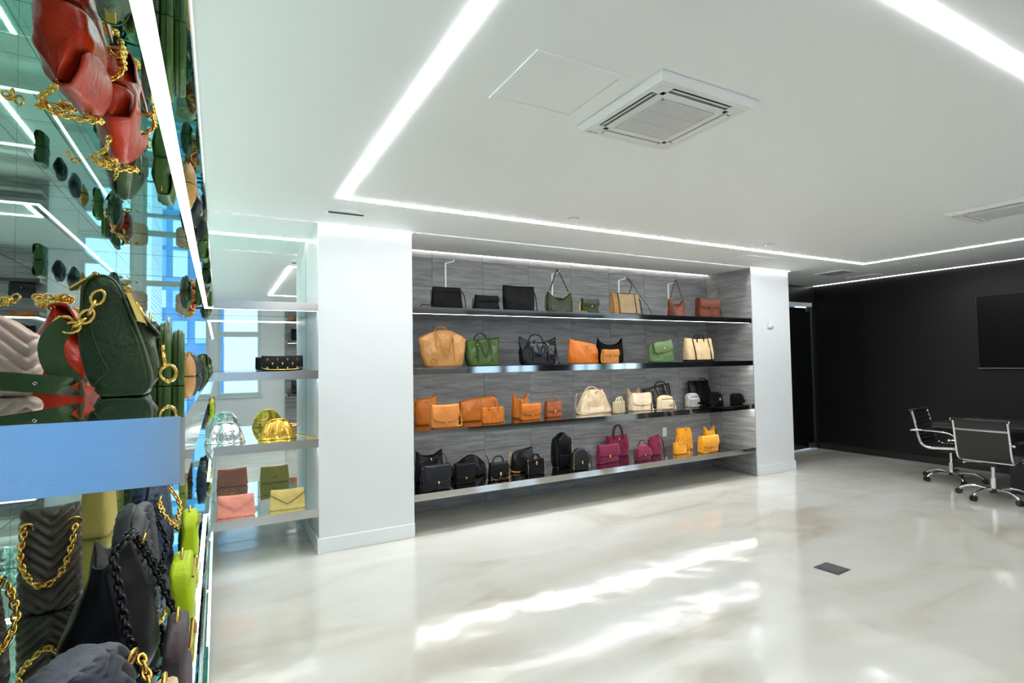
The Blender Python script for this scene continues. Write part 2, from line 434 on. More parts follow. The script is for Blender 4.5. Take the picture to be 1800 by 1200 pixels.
# ------------------------------------------------------------------ mirror panels of the left wall and the niche
SEG = [YE, 1.66, 2.721, 3.78, YM]
def mirrors():
    root = struct(empty('wall_mirror_left', (XM, 0, 0)), 'green tinted mirror wall behind the left display shelves', 'mirror wall')
    zr = [0.0] + [q for z in reversed(ZS) for q in (z-TH, z)] + [HC]
    zp = [(0.0, ZS[3]-TH), (ZS[3], ZS[2]-TH), (ZS[2], ZS[1]-TH), (ZS[1], ZS[0]-TH), (ZS[0], HC)]
    MB().box(-.011, -.006, YE-.03, YM, 0, HC).build('backing', EDGE, root)
    for a, b in zip(SEG, SEG[1:]):
        for c, d in zp: MB().box(-.006, 0, a+.0015, b-.0015, c+.001, d-.001).build('mirror_panel', MIRROR, root)
    r2 = struct(empty('wall_mirror_niche', (XM, YM, 0)), 'tinted mirror back of the narrow niche beside the pillar', 'mirror wall')
    MB().box(0, X1-XM, .006, .011, 0, HC).build('backing', EDGE, r2)
    for c, d in zp: MB().box(.001, X1-XM-.002, 0, .006, c+.001, d-.001).build('mirror_panel', MIRROR2, r2)
mirrors()

# ------------------------------------------------------------------ shelves
ORD = ['top', 'second', 'third', 'lowest']
def left_shelves():
    for i, z in enumerate(ZS):
        e = tag(empty('display_shelf', (0, 0, z)), '%s mirrored L-shaped shelf of the left display with brushed steel edge' % ORD[i], 'shelf')
        t = TH
        MB().box(XM+.001, XS-.012, YE+.012, YM-.001, -t+.006, -.006).box(XS-.012, X1-.001, YP+.012, YM-.001, -t+.006, -.006).build('core', EDGE, e)
        ss = SEG[:-1] + [YM]
        for a, b in zip(ss, ss[1:]):
            for z0, z1, nm in ((-.006, 0, 'top_mirror'), (-t, -t+.006, 'bottom_mirror')):
                MB().box(XM+.001, XS-.004, max(a, YE+.003)+.001, min(b, YM-.001)-.001, z0, z1).build(nm, MIRROR, e)
        for z0, z1, nm in ((-.006, 0, 'top_mirror'), (-t, -t+.006, 'bottom_mirror')):
            MB().box(XS-.003, X1-.001, YP+.004, YM-.001, z0, z1).build(nm, MIRROR2, e)
        MB().box(XS-.004, XS, YE, YP+.004, -t-.006, 0).build('front_edge', STEEL, e)
        MB().box(XM+.001, XS-.004, YE, YE+.004, -t-.004, .001).build('end_edge', BRUSHED, e)
        MB().box(XS, X1-.001, YP, YP+.004, -t-.006, 0).build('niche_edge', SATIN, e)
        if i < 3:
            l = tag(empty('led_strip', (0, 0, z-t)), 'slim white light strip under the %s shelf of the left display' % ORD[i], 'light strip')
            MB().box(-.089, -.068, YE+.05, YP+.03, -.005, -.0005).build('left_run', LEDM_SHELF, l)
            MB().box(-.068, X1-.004, YP+.01, YP+.03, -.005, -.0005).build('niche_run', LEDM_SHELF, l)
left_shelves()
def main_shelves():
    t = .052
    for i, z in enumerate((1.9245, 1.405, .873, .3435)):
        e = tag(empty('display_shelf', (0, 0, z)), '%s long polished steel shelf of the grey tiled display' % ORD[i], 'shelf')
        MB().box(X2+.001, X3-.001, YP+.003, YB-.001, -t+.003, -.003).build('core', EDGE, e)
        MB().box(X2+.001, X3-.001, YP+.003, YB-.001, -.003, 0).build('top_panel', DARKMIRROR, e)
        MB().box(X2+.001, X3-.001, YP+.003, YB-.001, -t, -t+.003).build('bottom_panel', SATIN, e)
        MB().box(X2+.001, X3-.001, YP, YP+.003, -t-.006, 0).build('front_edge', STEEL, e)
        if i < 3:
            l = MB().box(X2+.01, X3-.02, YP+.008, YP+.028, z-t-.005, z-t-.0005).build('led_strip', emit('led_main_shelf_%d' % i, (.97, .985, 1), (9, 20, 26)[i]))
            tag(l, 'slim white light strip under the %s shelf of the grey tiled display' % ORD[i], 'light strip')
main_shelves()

# ------------------------------------------------------------------ ceiling lights
def ceiling_lights():
    x0, x1, y0, y1, w_ = .69, 6.862, .815, 3.642, .04
    z0, z1 = HC-.004, HC-.0005
    e = tag(empty('linear_light', (0, 0, 0)), 'large rectangle of white light lines recessed in the ceiling', 'ceiling light')
    MB().box(x0, x0+w_, y0, y1, z0, z1).build('light_line', LEDM_CEIL, e)
    MB().box(x1-w_, x1, y0, y1, z0, z1).build('light_line', LEDM_CEIL, e)
    MB().box(x0+w_, x1-w_, y1-w_, y1, z0, z1).build('light_line', LEDM_CEIL, e)
    MB().box(x0+w_, x1-w_, y0, y0+w_, z0, z1).build('light_line', LEDM_CEIL, e)
    def bar(label, m, *b): tag(MB().box(*b).build('led_strip', m), label, 'light strip')
    bar('wall-wash light strip at the top of the wide left pillar', LEDM_WASH, X1, X2, YP-.034, YP-.004, z0, z1)
    bar('wall-wash light strip at the top of the right pillar', LEDM_WASH, X3+.01, X4, YP-.034, YP-.004, z0, z1)
    bar('wall-wash light strip along the top of the black wall', LEDM_WASH, XW-.034, XW-.004, -.4, YC-.01, z0, z1)
    bar('dim light groove in the ceiling before the grey tiled niche', LEDM_BAND, X2+.01, X3, YP-SW+.012, YP-.012, HC+.112, HC+.118)
    bar('recessed light groove in the ceiling before the mirrored niche', LEDM_BAND, XS+.01, X1-.01, YP-SW+.012, YP-.012, HC+.112, HC+.118)
    bar('light strip where niche ceiling meets the grey tiles', LEDM_NICHE, X2+.005, X3-.005, YB-.034, YB-.008, z0, z1)
    bar('light strip where the ceiling meets the narrow niche mirror', emit('led_niche_mirror', (.97, 1, .98), 7), XM+.02, X1-.01, YM-.03, YM-.005, z0, z1)
    bar('light strip where the ceiling meets the left mirror wall', emit('led_mirror_wall', (.97, 1, .98), 14), XM+.005, XM+.03, YE, YM-.04, z0, z1)
ceiling_lights()

# ------------------------------------------------------------------ ceiling fixtures
def cassette(x, y, label):
    e = tag(empty('air_conditioner', (x, y, HC)), label, 'air conditioner', 'ceiling cassette air conditioners')
    s = .282; d = -.028
    # panel: bevelled plate with four slots left open around a central grille
    b = MB(); o = .232; i_ = .195; L = .17
    def ring(h, z): return [(-h, -h, z), (h, -h, z), (h, h, z), (-h, h, z)]
    b.loft([ring(s, -.001), ring(s, -.008), ring(s-.02, d)], True, False)
    for sx, sy in ((1, 0), (-1, 0), (0, 1), (0, -1)): pass
    b.box(-s+.02, s-.02, o, s-.02, d-.002, d+.002).box(-s+.02, s-.02, -s+.02, -o, d-.002, d+.002)
    b.box(-s+.02, -o, -o, o, d-.002, d+.002).box(o, s-.02, -o, o, d-.002, d+.002)
    for sx in (-1, 1):
        for sy in (-1, 1):
            b.box(min(sx*L, sx*o), max(sx*L, sx*o), min(sy*L, sy*o), max(sy*L, sy*o), d-.002, d+.002)
    b.box(-i_, i_, -i_, i_, d-.002, d+.002)
    b.build('panel', PLAST, e, bevel=.002)
    for k in range(4):
        a = k*PI/2; q = MB()
        q.box(-L, L, i_, o, d+.0025, d+.008); sl = q.build('air_slot', mat('shaded_slot', (.16, .16, .15), .6), e); sl.rotation_euler = (0, 0, a)
        v = MB().loft([[(-L+.005, o-.006, d-.004), (-L+.005, i_+.013, d+.003), (-L+.005, i_+.013, d+.001), (-L+.005, o-.006, d-.006)], [(L-.005, o-.006, d-.004), (L-.005, i_+.013, d+.003), (L-.005, i_+.013, d+.001), (L-.005, o-.006, d-.006)]]).build('louvre', PLAST, e); v.rotation_euler = (0, 0, a)
    g = MB().box(-.15, .15, -.15, .15, d-.003, d-.002).build('grille', PLASTG, e)
    q = MB()
    for r in range(3):
        y0 = -.148+r*.1
        for k in range(13): q.box(-.148, .148, y0+k*.0073, y0+k*.0073+.0042, d-.007, d-.003)
    for xx in (-.152, .148): q.box(xx, xx+.004, -.152, .152, d-.008, d-.003)
    for yy in (-.152, -.0525, .0475, .148): q.box(-.152, .152, yy, yy+.006, d-.008, d-.003)
    q.build('slats', PLAST, g)
    if True:
        MB().box(-.24, -.215, .238, .244, d-.004, d-.002).box(-.205, -.19, .238, .244, d-.004, d-.002).build('indicator', PLASTG, e)
cassette(1.757, 1.757, 'white square ceiling air conditioner nearest the viewer beside the hatch')
cassette(5.27, 1.757, 'white square ceiling air conditioner at the right edge near the black wall')
def hatch(x0, x1, y0, y1, label):
    e = tag(empty('ceiling_hatch', ((x0+x1)/2, (y0+y1)/2, HC)), label, 'access panel', 'flush ceiling access panels')
    a, b = (x1-x0)/2, (y1-y0)/2; f = .026
    MB().box(-a, a, b-f, b, -.006, -.0005).box(-a, a, -b, -b+f, -.006, -.0005).box(-a, -a+f, -b+f, b-f, -.006, -.0005).box(a-f, a, -b+f, b-f, -.006, -.0005).build('frame', CEIL, e, bevel=.002)
    MB().box(-a+f+.002, a-f-.002, -b+f+.002, b-f-.002, -.0045, -.0005).build('door_panel', CEIL, e, bevel=.002)
hatch(.985, 1.40, 1.578, 1.972, 'flush white ceiling access hatch beside the nearest air conditioner')
hatch(5.0, 5.48, 3.82, 4.10, 'faint ceiling access panel in front of the right pillar')
def slot_vent():
    e = tag(empty('air_diffuser', (.808, 4.02, HC)), 'slotted white air diffuser above the wide left pillar', 'vent')
    MB().cyl((0, 0, -.012), .115, .0115, 'z', 32, .135).build('dish', CEIL, e, smooth=False)
    MB().box(-.125, .125, -.075, -.058, -.02, -.012).build('slot', DARKSLOT, e, bevel=.004)
slot_vent()
def grille(x, y, a, b, label):
    e = tag(empty('ceiling_vent', (x, y, HC)), label, 'vent', 'ceiling vents near the black wall')
    MB().box(-a, a, -b, b, -.008, -.0005).build('backing', PLASTG, e)
    MB().box(-a-.02, a+.02, b, b+.02, -.012, -.0005).box(-a-.02, a+.02, -b-.02, -b, -.012, -.0005).box(-a-.02, -a, -b, b, -.012, -.0005).box(a, a+.02, -b, b, -.012, -.0005).build('frame', CEIL, e)
    s0 = None
    for k in range(9):
        yy = -b+.012+k*(2*b-.024)/8
        if s0 is None: s0 = MB().box(-a, a, -.005, .005, -.012, -.008).build('slat', PLASTG, e); s0.location = (0, yy, 0)
        else: inst(s0, e, (0, yy, 0))
grille(7.19, 4.16, .15, .17, 'grey slatted square ceiling vent between light line and black wall')
grille(7.86, 4.17, .04, .19, 'thin ceiling vent close to the black wall light strip')
for x, y, l in ((2.425, 3.406, 'small white sprinkler cover disc near the light line above the tote shelves'), (4.759, 3.387, 'small round ceiling disc near the far light line corner'), (7.505, 3.39, 'small round ceiling disc between light line and black wall')):
    e = tag(empty('sprinkler_cover', (x, y, HC)), l, 'sprinkler', 'round ceiling discs')
    MB().cyl((0, 0, -.004), .045, .0035, 'z', 24).build('rim', PLASTG, e); MB().cyl((0, 0, -.012), .038, .008, 'z', 24, .041).build('disc', CEIL, e)
# ------------------------------------------------------------------ wall fixtures
e = tag(empty('thermostat', (6.098, YP, 1.865)), 'small white thermostat box on the right white pillar', 'thermostat')
MB().box(-.055, .055, -.008, 0, -.075, .078).build('back_plate', mat('off_white_plastic', (.66, .66, .63), .4), e, bevel=.004)
MB().box(-.04, .045, -.03, -.008, -.05, .065).build('body', PLAST, e, bevel=.006)
MB().box(-.005, .03, -.032, -.03, -.045, -.03).build('display', PLASTG, e)
e = tag(empty('outlet_plate', (4.93, YB-.001, .525)), 'small white socket plate on the grey tiles behind mustard bags', 'socket')
MB().box(-.035, .035, -.006, 0, -.055, .055).build('plate', PLAST, e, bevel=.003)
for dz in (-.022, .022): MB().box(-.016, .016, -.008, -.006, dz-.014, dz+.014).build('socket', TRIM, e, bevel=.003)
e = tag(empty('floor_box', (3.672, 2.228, 0), .06), 'dark grey floor socket cover set in the polished floor', 'floor box')
FB = mat('dark_floor_box', (.06, .055, .055), .5, bump=.5, bscale=120)
MB().box(-.082, .082, -.082, .082, .0005, .004).build('frame', FB, e, bevel=.003)
MB().box(-.07, .07, -.07, .066, .004, .0065).build('lid', FB, e, bevel=.002); MB().box(-.02, .02, -.079, -.071, .004, .007).build('latch', FB, e)
e = tag(empty('television', (XW-.055, 2.32, 1.71)), 'large black flat television mounted on the black wall', 'television')
MB().box(-.022, .02, -.75, .75, -.447, .447).build('frame', mat('tv_frame', (.02, .02, .02), .3), e, bevel=.004)
MB().box(-.0235, -.022, -.74, .74, -.437, .44).build('screen', SCREEN, e)
MB().box(-.024, -.0215, -.75, .75, -.447, -.441).build('bottom_trim', SATIN, e)
MB().box(.02, .052, -.3, .3, -.2, .2).build('wall_mount', BLACK, e)
e = struct(empty('door_1', (7.62, YC+.03, 0)), 'dark frameless glass door at the end of the corridor', 'door')
MB().box(-.62, .60, -.006, .006, .02, 2.205).build('door_panel', BLACKGLASS, e)
MB().box(-.62, .61, -.03, .03, 2.225, 2.285).build('head_rail', TRIM, e)
MB().box(.50, .60, -.014, .014, 2.15, 2.205).build('top_patch', SATIN, e); MB().box(.46, .60, -.014, .014, .02, .10).build('floor_patch', SATIN, e)
MB().box(.604, .612, -.015, .015, 0, 2.22).build('edge_strip', SATIN, e)
MB().box(-.62, .61, -.04, .02, 0, .012).build('under_door_light', TRIM, e)  # pale strip stands in for the light showing under the door
S('wall_beyond_door', 'dark wall beyond the glass door', 'wall', (X4-.1, XW+.1, YC+.4, YC+.45, 0, HC), m=BLACK)
# ------------------------------------------------------------------ meeting table and chairs
def table():
    e = tag(empty('meeting_table', (7.5, 1.75, 0)), 'long matt black meeting table beside the black wall', 'table')
    TB = mat('black_oak', (.018, .016, .016), .38, bump=.2, bscale=40)
    MB().box(-.5, .5, -1.3, 1.3, .645, .69).build('table_top', TB, e, bevel=.004)
    for y in (-.95, .55): MB().box(-.32, .32, y-.16, y+.16, 0, .645).build('pedestal', BLACK, e, bevel=.004)
    MB().box(-.03, .03, -.79, .39, .1, .5).build('stretcher', BLACK, e)
table()
SLING = mat('black_vinyl', (.014, .013, .013), .4, bump=.2, bscale=200)
def make_chair():
    root = empty('office_chair')
    prof = smoothpath([(.235, .395), (.18, .408), (0, .392), (-.13, .385), (-.20, .42), (-.232, .50), (-.25, .60), (-.275, .72), (-.292, .79)], 10)
    prof = [Vector((p[0], 0, p[1])) for p in prof]
    P = resample(prof, .006); hw = .205
    def shell(pts):
        top, bot = [], []
        for i, p in enumerate(pts):
            t = (pts[min(i+1, len(pts)-1)]-pts[max(i-1, 0)]).normalized(); n = Vector((t.z, 0, -t.x)) ; n = -n if n.dot(Vector((.6, 0, 1))) < 0 else n
            rib = abs(math.sin(PI*i/8))*.009
            top.append(p+n*(.004+rib)); bot.append(p-n*.006)
        rings = []
        for a, b in zip(top, bot): rings.append([(a.x, -hw, a.z-0.0), (a.x, hw, a.z), (b.x, hw, b.z), (b.x, -hw, b.z)])
        return MB().loft(rings)
    k = next(i for i, p in enumerate(P) if p.z > .44 and p.x < 0)
    shell(P[:k+1]).build('seat', SLING, root); shell(P[k:]).build('backrest', SLING, root)
    for s in (-1, 1):
        MB().tube([(p.x, s*(hw+.006), p.z) for p in P[::3]], (.0155, .011), 8).build('side_frame', CHROME, root, smooth=True)
        arm = smoothpath([(-.262, s*(hw+.012), .645), (-.26, s*(hw+.035), .585), (-.2, s*(hw+.045), .575), (0, s*(hw+.045), .572), (.10, s*(hw+.045), .555), (.155, s*(hw+.043), .49), (.145, s*(hw+.03), .41), (.11, s*(hw+.008), .392)], 7)
        arm = smoothpath([(-.295, s*(hw+.045), .572), (-.2, s*(hw+.045), .583), (0, s*(hw+.045), .578), (.10, s*(hw+.045), .555), (.150, s*(hw+.043), .485), (.140, s*(hw+.03), .42), (.10, s*(hw+.008), .392)], 7)
        a = MB().tube(arm, .0115, 8).build('armrest', CHROME, root, smooth=True)
        MB().box(-.262, -.235, min(s*hw, s*(hw+.05)), max(s*hw, s*(hw+.05)), .565, .578).build('bracket', CHROME, a, bevel=.002)
        MB().box(-.18, .06, s*(hw+.045)-.016, s*(hw+.045)+.016, .583, .594).build('arm_pad', RUBBER, a, bevel=.004)
    MB().tube([(-.297, -hw-.022, .795), (-.297, hw+.022, .795)], .0155, 10).build('top_roll', SLING, root, smooth=True)
    for s in (-1, 1): MB().cyl((-.297, s*(hw+.022)-.004, .795), .0165, .008, 'y', 12).build('end_cap', CHROME, root)
    MB().box(-.278, -.266, -hw, hw, .688, .712).build('crossbar', CHROME, root, bevel=.003)
    MB().box(-.14, .12, -hw, hw, .362, .374).build('seat_crossbar', CHROME, root, bevel=.003) if False else None
    for x in (-.1, .12): MB().box(x-.012, x+.012, -hw, hw, .366, .380).build('seat_brace', CHROME, root, bevel=.003)
    MB().box(-.09, .09, -.06, .06, .325, .366).build('mechanism', RUBBER, root, bevel=.008)
    lv = MB().tube([(.02, .05, .345), (.03, .2, .335), (.03, .24, .325)], .004, 6).build('lever', CHROME, root); MB().sphere((.03, .245, .322), .011).build('knob', PLAST, lv, smooth=True)
    MB().cyl((0, 0, .20), .017, .13).build('gas_lift', CHROME, root, smooth=True, autosm=.6); MB().cyl((0, 0, .085), .026, .125).build('column', CHROME, root, smooth=True, autosm=.6)
    MB().cyl((0, 0, .07), .036, .03).build('hub', RUBBER, root, smooth=True, autosm=.6)
    for k in range(5):
        a = 2*PI*k/5 + .35; c, s = math.cos(a), math.sin(a)
        pth = smoothpath([(c*.03, s*.03, .088), (c*.12, s*.12, .105), (c*.20, s*.20, .098), (c*.262, s*.262, .068), (c*.275, s*.275, .05)], 5)
        lg = MB().tube(pth, (.013, .015), 8).build('base_leg', CHROME, root, smooth=True)
        t = (-s, c)
        cb = MB()
        for o in (-.014, .014):
            ring = []; cx, cy = c*.285+t[0]*o, s*.285+t[1]*o
            for q in (-.008, .008):
                ring.append([(cx+t[0]*q+c*.028*math.cos(u), cy+t[1]*q+s*.028*math.cos(u), .0285+.028*math.sin(u)) for u in [2*PI*j/12 for j in range(12)]])
            cb.loft(ring)
        cb.build('caster', RUBBER, root)
    return root
ch = make_chair()
tag(ch, 'black ribbed office chair with its back to the viewer at the table side', 'chair', 'chrome office chairs')
c2 = copy_tree(ch); tag(c2, 'black ribbed office chair at the far head of the table', 'chair', 'chrome office chairs')
c3 = copy_tree(ch); tag(c3, 'black office chair cut off by the right picture edge', 'chair', 'chrome office chairs')
ch.location = (6.79, 2.455, 0); ch.rotation_euler = (0, 0, .05)
c2.location = (7.34, 3.03, 0); c2.rotation_euler = (0, 0, -PI/2+.08)
c3.location = (6.80, 1.80, 0); c3.rotation_euler = (0, 0, -.12)
#BAGS
# ------------------------------------------------------------------ bag parts
def nz(x, y, z): return noise.noise(Vector((x, y, z)))
TOPS = {
 'flat': lambda u: 1-.03*(1-u*u),
 'peak': lambda u: 1-.24*u*u,
 'wing': lambda u: .80+.20*abs(u)**2.2,
 'horn': lambda u: .74+.26*abs(u)**3.5,
 'hobo': lambda u: .60+.40*abs(u)**1.7,
 'dome': lambda u: 1-.30*abs(u)**3.0,
 'round': lambda u: .50+.50*math.sqrt(max(0, 1-abs(u)**2.4)),
 'slant': lambda u: .88-.12*u,
 'slantr': lambda u: .88+.12*u,
 'lump': lambda u: .80+.14*math.sin(3.1*u+1.2)-.16*abs(u)**4,
 'bunch': lambda u: .95+.05*math.cos(5*u)-.12*u**4,
 'humps': lambda u: .80+.20*abs(math.sin(PI*u))**.7,
 'tip': lambda u: .90+.10*max(0, u)**2-.12*max(0, -u)**2,
}
class Body:
    def __init__(s, w, d, h, e=3.0, wt=1.0, dt=.35, top='flat', wr=.008, seed=0.0, bulge=0.0, opening=.10, closed=False, N=52, M=18, lean=0.0, freq=11, pw=1.6):
        s.w, s.d, s.h, s.dt, s.wt, s.bulge, s.lean, s.pw = w, d, h, dt, wt, bulge, lean, pw
        T = TOPS[top]; s.T = T; rings = []
        def ring(t, zt, inset=1.0, dz=0.0, wn=True):
            a = w/2*(1+(wt-1)*t+bulge*math.sin(PI*min(t, 1)))*inset; b = s.hb(t)*inset
            if t < .07: k = .90+.10*math.sqrt(t/.07); a *= k; b *= k
            out = []
            for i in range(N):
                an = 2*PI*i/N; c, q = math.cos(an), math.sin(an)
                cx = math.copysign(abs(c)**(2/e), c); sy = math.copysign(abs(q)**(2/e), q)
                x, y = a*cx, b*sy; zz = zt*h*T(max(-1, min(1, cx*inset)))
                if wr and wn:
                    k = min(1, t*2.5)*wr
                    n1 = nz(x*freq+seed, zz*freq*.8, seed*1.7+(0 if sy < 0 else 5))
                    n2 = nz(x*freq*2.3+seed*3, zz*freq*1.4+x*9, seed+(0 if sy < 0 else 9))
                    y += k*(n1*1.5+n2*.8)*(1 if sy > 0 else -1)*abs(sy)**.5; x += k*.6*nz(zz*freq*1.5, seed, sy*2); zz += k*.5*nz(x*14, seed*2, 1)*t
                out.append((x, y+s.lean*t*h, zz+dz))
            return out
        for j in range(M+1): rings.append(ring(j/M, j/M))
        if closed:
            rings.append(ring(1, 1, .9, .004)); rings.append(ring(1, 1, .6, .007))
        else:
            rings.append(ring(1, 1, .90, -.003)); rings.append(ring(1, 1-opening, .80, 0, False))
        s.mb = MB().loft(rings)
    def hb(s, t): return s.d/2*(s.dt+(1-s.dt)*(1-t**s.pw))
    def fy(s, z):
        t = max(0, min(1, z/s.h)); return -s.hb(t)+s.lean*z
    def build(s, m, parent, name='body'): return s.mb.build(name, m, parent, smooth=True)
def flap(e, m, b, ff=.55, shape='round', wk=1.01, off=.004, rim=None, name='flap', back=.5):
    w, h = b.w*wk, b.h; NU, NR = 20, 16; vs = []; fs = []; edge = []
    for i in range(NU+1):
        u = -1+2*i/NU
        sh = {'round': .55+.45*math.sqrt(max(0, 1-(abs(u)*.985)**3.2)), 'v': 1-.72*abs(u), 'straight': 1.0-.06*abs(u)**8, 'scoop': 1-.25*math.exp(-(u*2.2)**2), 'wide': .78+.22*math.sqrt(max(0, 1-(abs(u)*.98)**5)), 'lip': .45+.55*math.exp(-(u*1.5)**4)}[shape]
        Lf = ff*h*sh; top = h*b.T(u)+.004
        yb = -b.fy(h)*back
        for j in range(NR+1):
            t = j/NR
            if t < .25:
                k = t/.25; y = yb+(b.fy(h)-off-yb)*k; z = top+.006*math.sin(PI*k)
            else:
                k = (t-.25)/.75; z = top-k*Lf; y = b.fy(z)-off-.004*math.sin(PI*k)
            vs.append((u*w/2*(1+(b.wt-1)*z/h), y, z))
        edge.append(vs[-1])
    for i in range(NU):
        for j in range(NR):
            a = i*(NR+1)+j; fs.append((a, a+1, a+NR+2, a+NR+1))
    o = MB().add(vs, fs).build(name, m, e, smooth=True, solid=.0045)
    if rim:
        MB().tube([(p[0], p[1]-.001, p[2]) for p in edge], .0028, 5).build('piping', rim, o, smooth=True)
    return o, edge
def clasp(e, p, s=.012, m=None, name='clasp'):
    m = m or GOLD; x, y, z = p
    o = MB().box(x-s*.55, x+s*.55, y-.006, y+.002, z-s, z+s*.6).torus((x, y-.006, z-s*.9), s*.55, s*.2, (0, 1, 0), 12, 5).build(name, m, e, bevel=.0015)
    return o
def tassel(e, m, p, L=.06, sp=.02):
    x, y, z = p
    MB().tube(smoothpath([(x, y-.004, z), (x-sp*.5, y-.010, z-L*.5), (x-sp, y-.008, z-L)], 4), .0026, 5).tube(smoothpath([(x, y-.004, z), (x+sp*.4, y-.012, z-L*.5), (x+sp*1.1, y-.010, z-L*.9)], 4), .0026, 5).build('drawstring', m, e, smooth=True)
def arch(e, m, hw, y, z0, zp, r=.005, name='handle', sq=1.0, tilt=0.0, xo=0.0, ribbon=0):
    pts = []
    for i in range(15):
        a = PI*i/14; c = -math.cos(a); s_ = math.sin(a)**.7*sq if sq != 1 else math.sin(a)**.75
        pts.append((xo+hw*c, y+tilt*math.sin(a), z0+(zp-z0)*s_))
    if ribbon: o = MB().ribbon(pts, ribbon, .004, (0, -1, 0)).build(name, m, e)
    else: o = MB().tube(pts, r, 7).build(name, m, e, smooth=True)
    return o
def droop(e, m, b, xa, xb, za, zl, width=.014, name='handle'):
    # strap handle that rises a little over the rim, then hangs down across the front
    y = lambda z: b.fy(z)-.006
    dx = xb-xa; hl = b.h*b.T(2*xa/b.w); hr = b.h*b.T(2*xb/b.w)
    pts = [(xa, y(.14*b.h), .14*b.h), (xa, y(.5*b.h), .5*b.h), (xa, y(.88*hl)-.002, .88*hl), (xa+.06*dx, y(b.h)-.012, hl*1.01), (xa+.16*dx, y(.8*b.h)-.026, .80*b.h), (xa+.30*dx, y(.5*b.h)-.022, zl+.16*b.h), ((xa+xb)/2, y(zl)-.018, zl),
           (xa+.70*dx, y(.5*b.h)-.022, zl+.16*b.h), (xa+.84*dx, y(.8*b.h)-.026, .80*b.h), (xa+.94*dx, y(b.h)-.012, hr*1.01), (xb, y(.88*hr)-.002, .88*hr), (xb, y(.5*b.h), .5*b.h), (xb, y(.14*b.h), .14*b.h)]
    return MB().ribbon(smoothpath(pts, 6), width, .004, (0, -1, .15)).build(name, m, e, smooth=False)
def side_strap(e, m, b, side=-1, width=.012, chain=False, out=.05, floor=.006):
    x = side*b.w/2; floor = .013 if chain else width/2+.003
    pts = [(x*.98, 0, b.h*.86), (x+side*out*.35, -.01, b.h*.70), (x+side*out*.6, -.02, b.h*.30), (x+side*out*.5, -b.d*.35, floor+.01), (x+side*out*.1, -b.d*.75, floor), (x*.6, -b.d*.8, floor)]
    P = smoothpath(pts, 6)
    if chain: return MB().chain(P, .018, .0028, 8, 4).build('chain', GOLD if chain is True else chain, e, smooth=True)
    return MB().ribbon(P, width, .0035, (side, 0, .2)).build('strap', m, e)
def studs(e, pts, r=.0035, m=None): return MB().add([], []) if not pts else _st(e, pts, r, m)
def _st(e, pts, r, m):
    b = MB()
    for p in pts: b.sphere(p, r, 6, 4)
    o = b.build('studs', m or GOLD, e, smooth=True); o['kind'] = 'stuff'; return o
def zipper(e, b, z, m=None):
    hw = b.w*.42
    o = MB().tube([(-hw, b.fy(z)-.003, z), (hw, b.fy(z)-.003, z)], .003, 5).build('zipper', m or GOLD, e)
    MB().box(hw-.006, hw+.004, b.fy(z)-.008, b.fy(z)-.004, z-.025, z).build('zip_pull', m or GOLD, o)
SEED = [0.0]
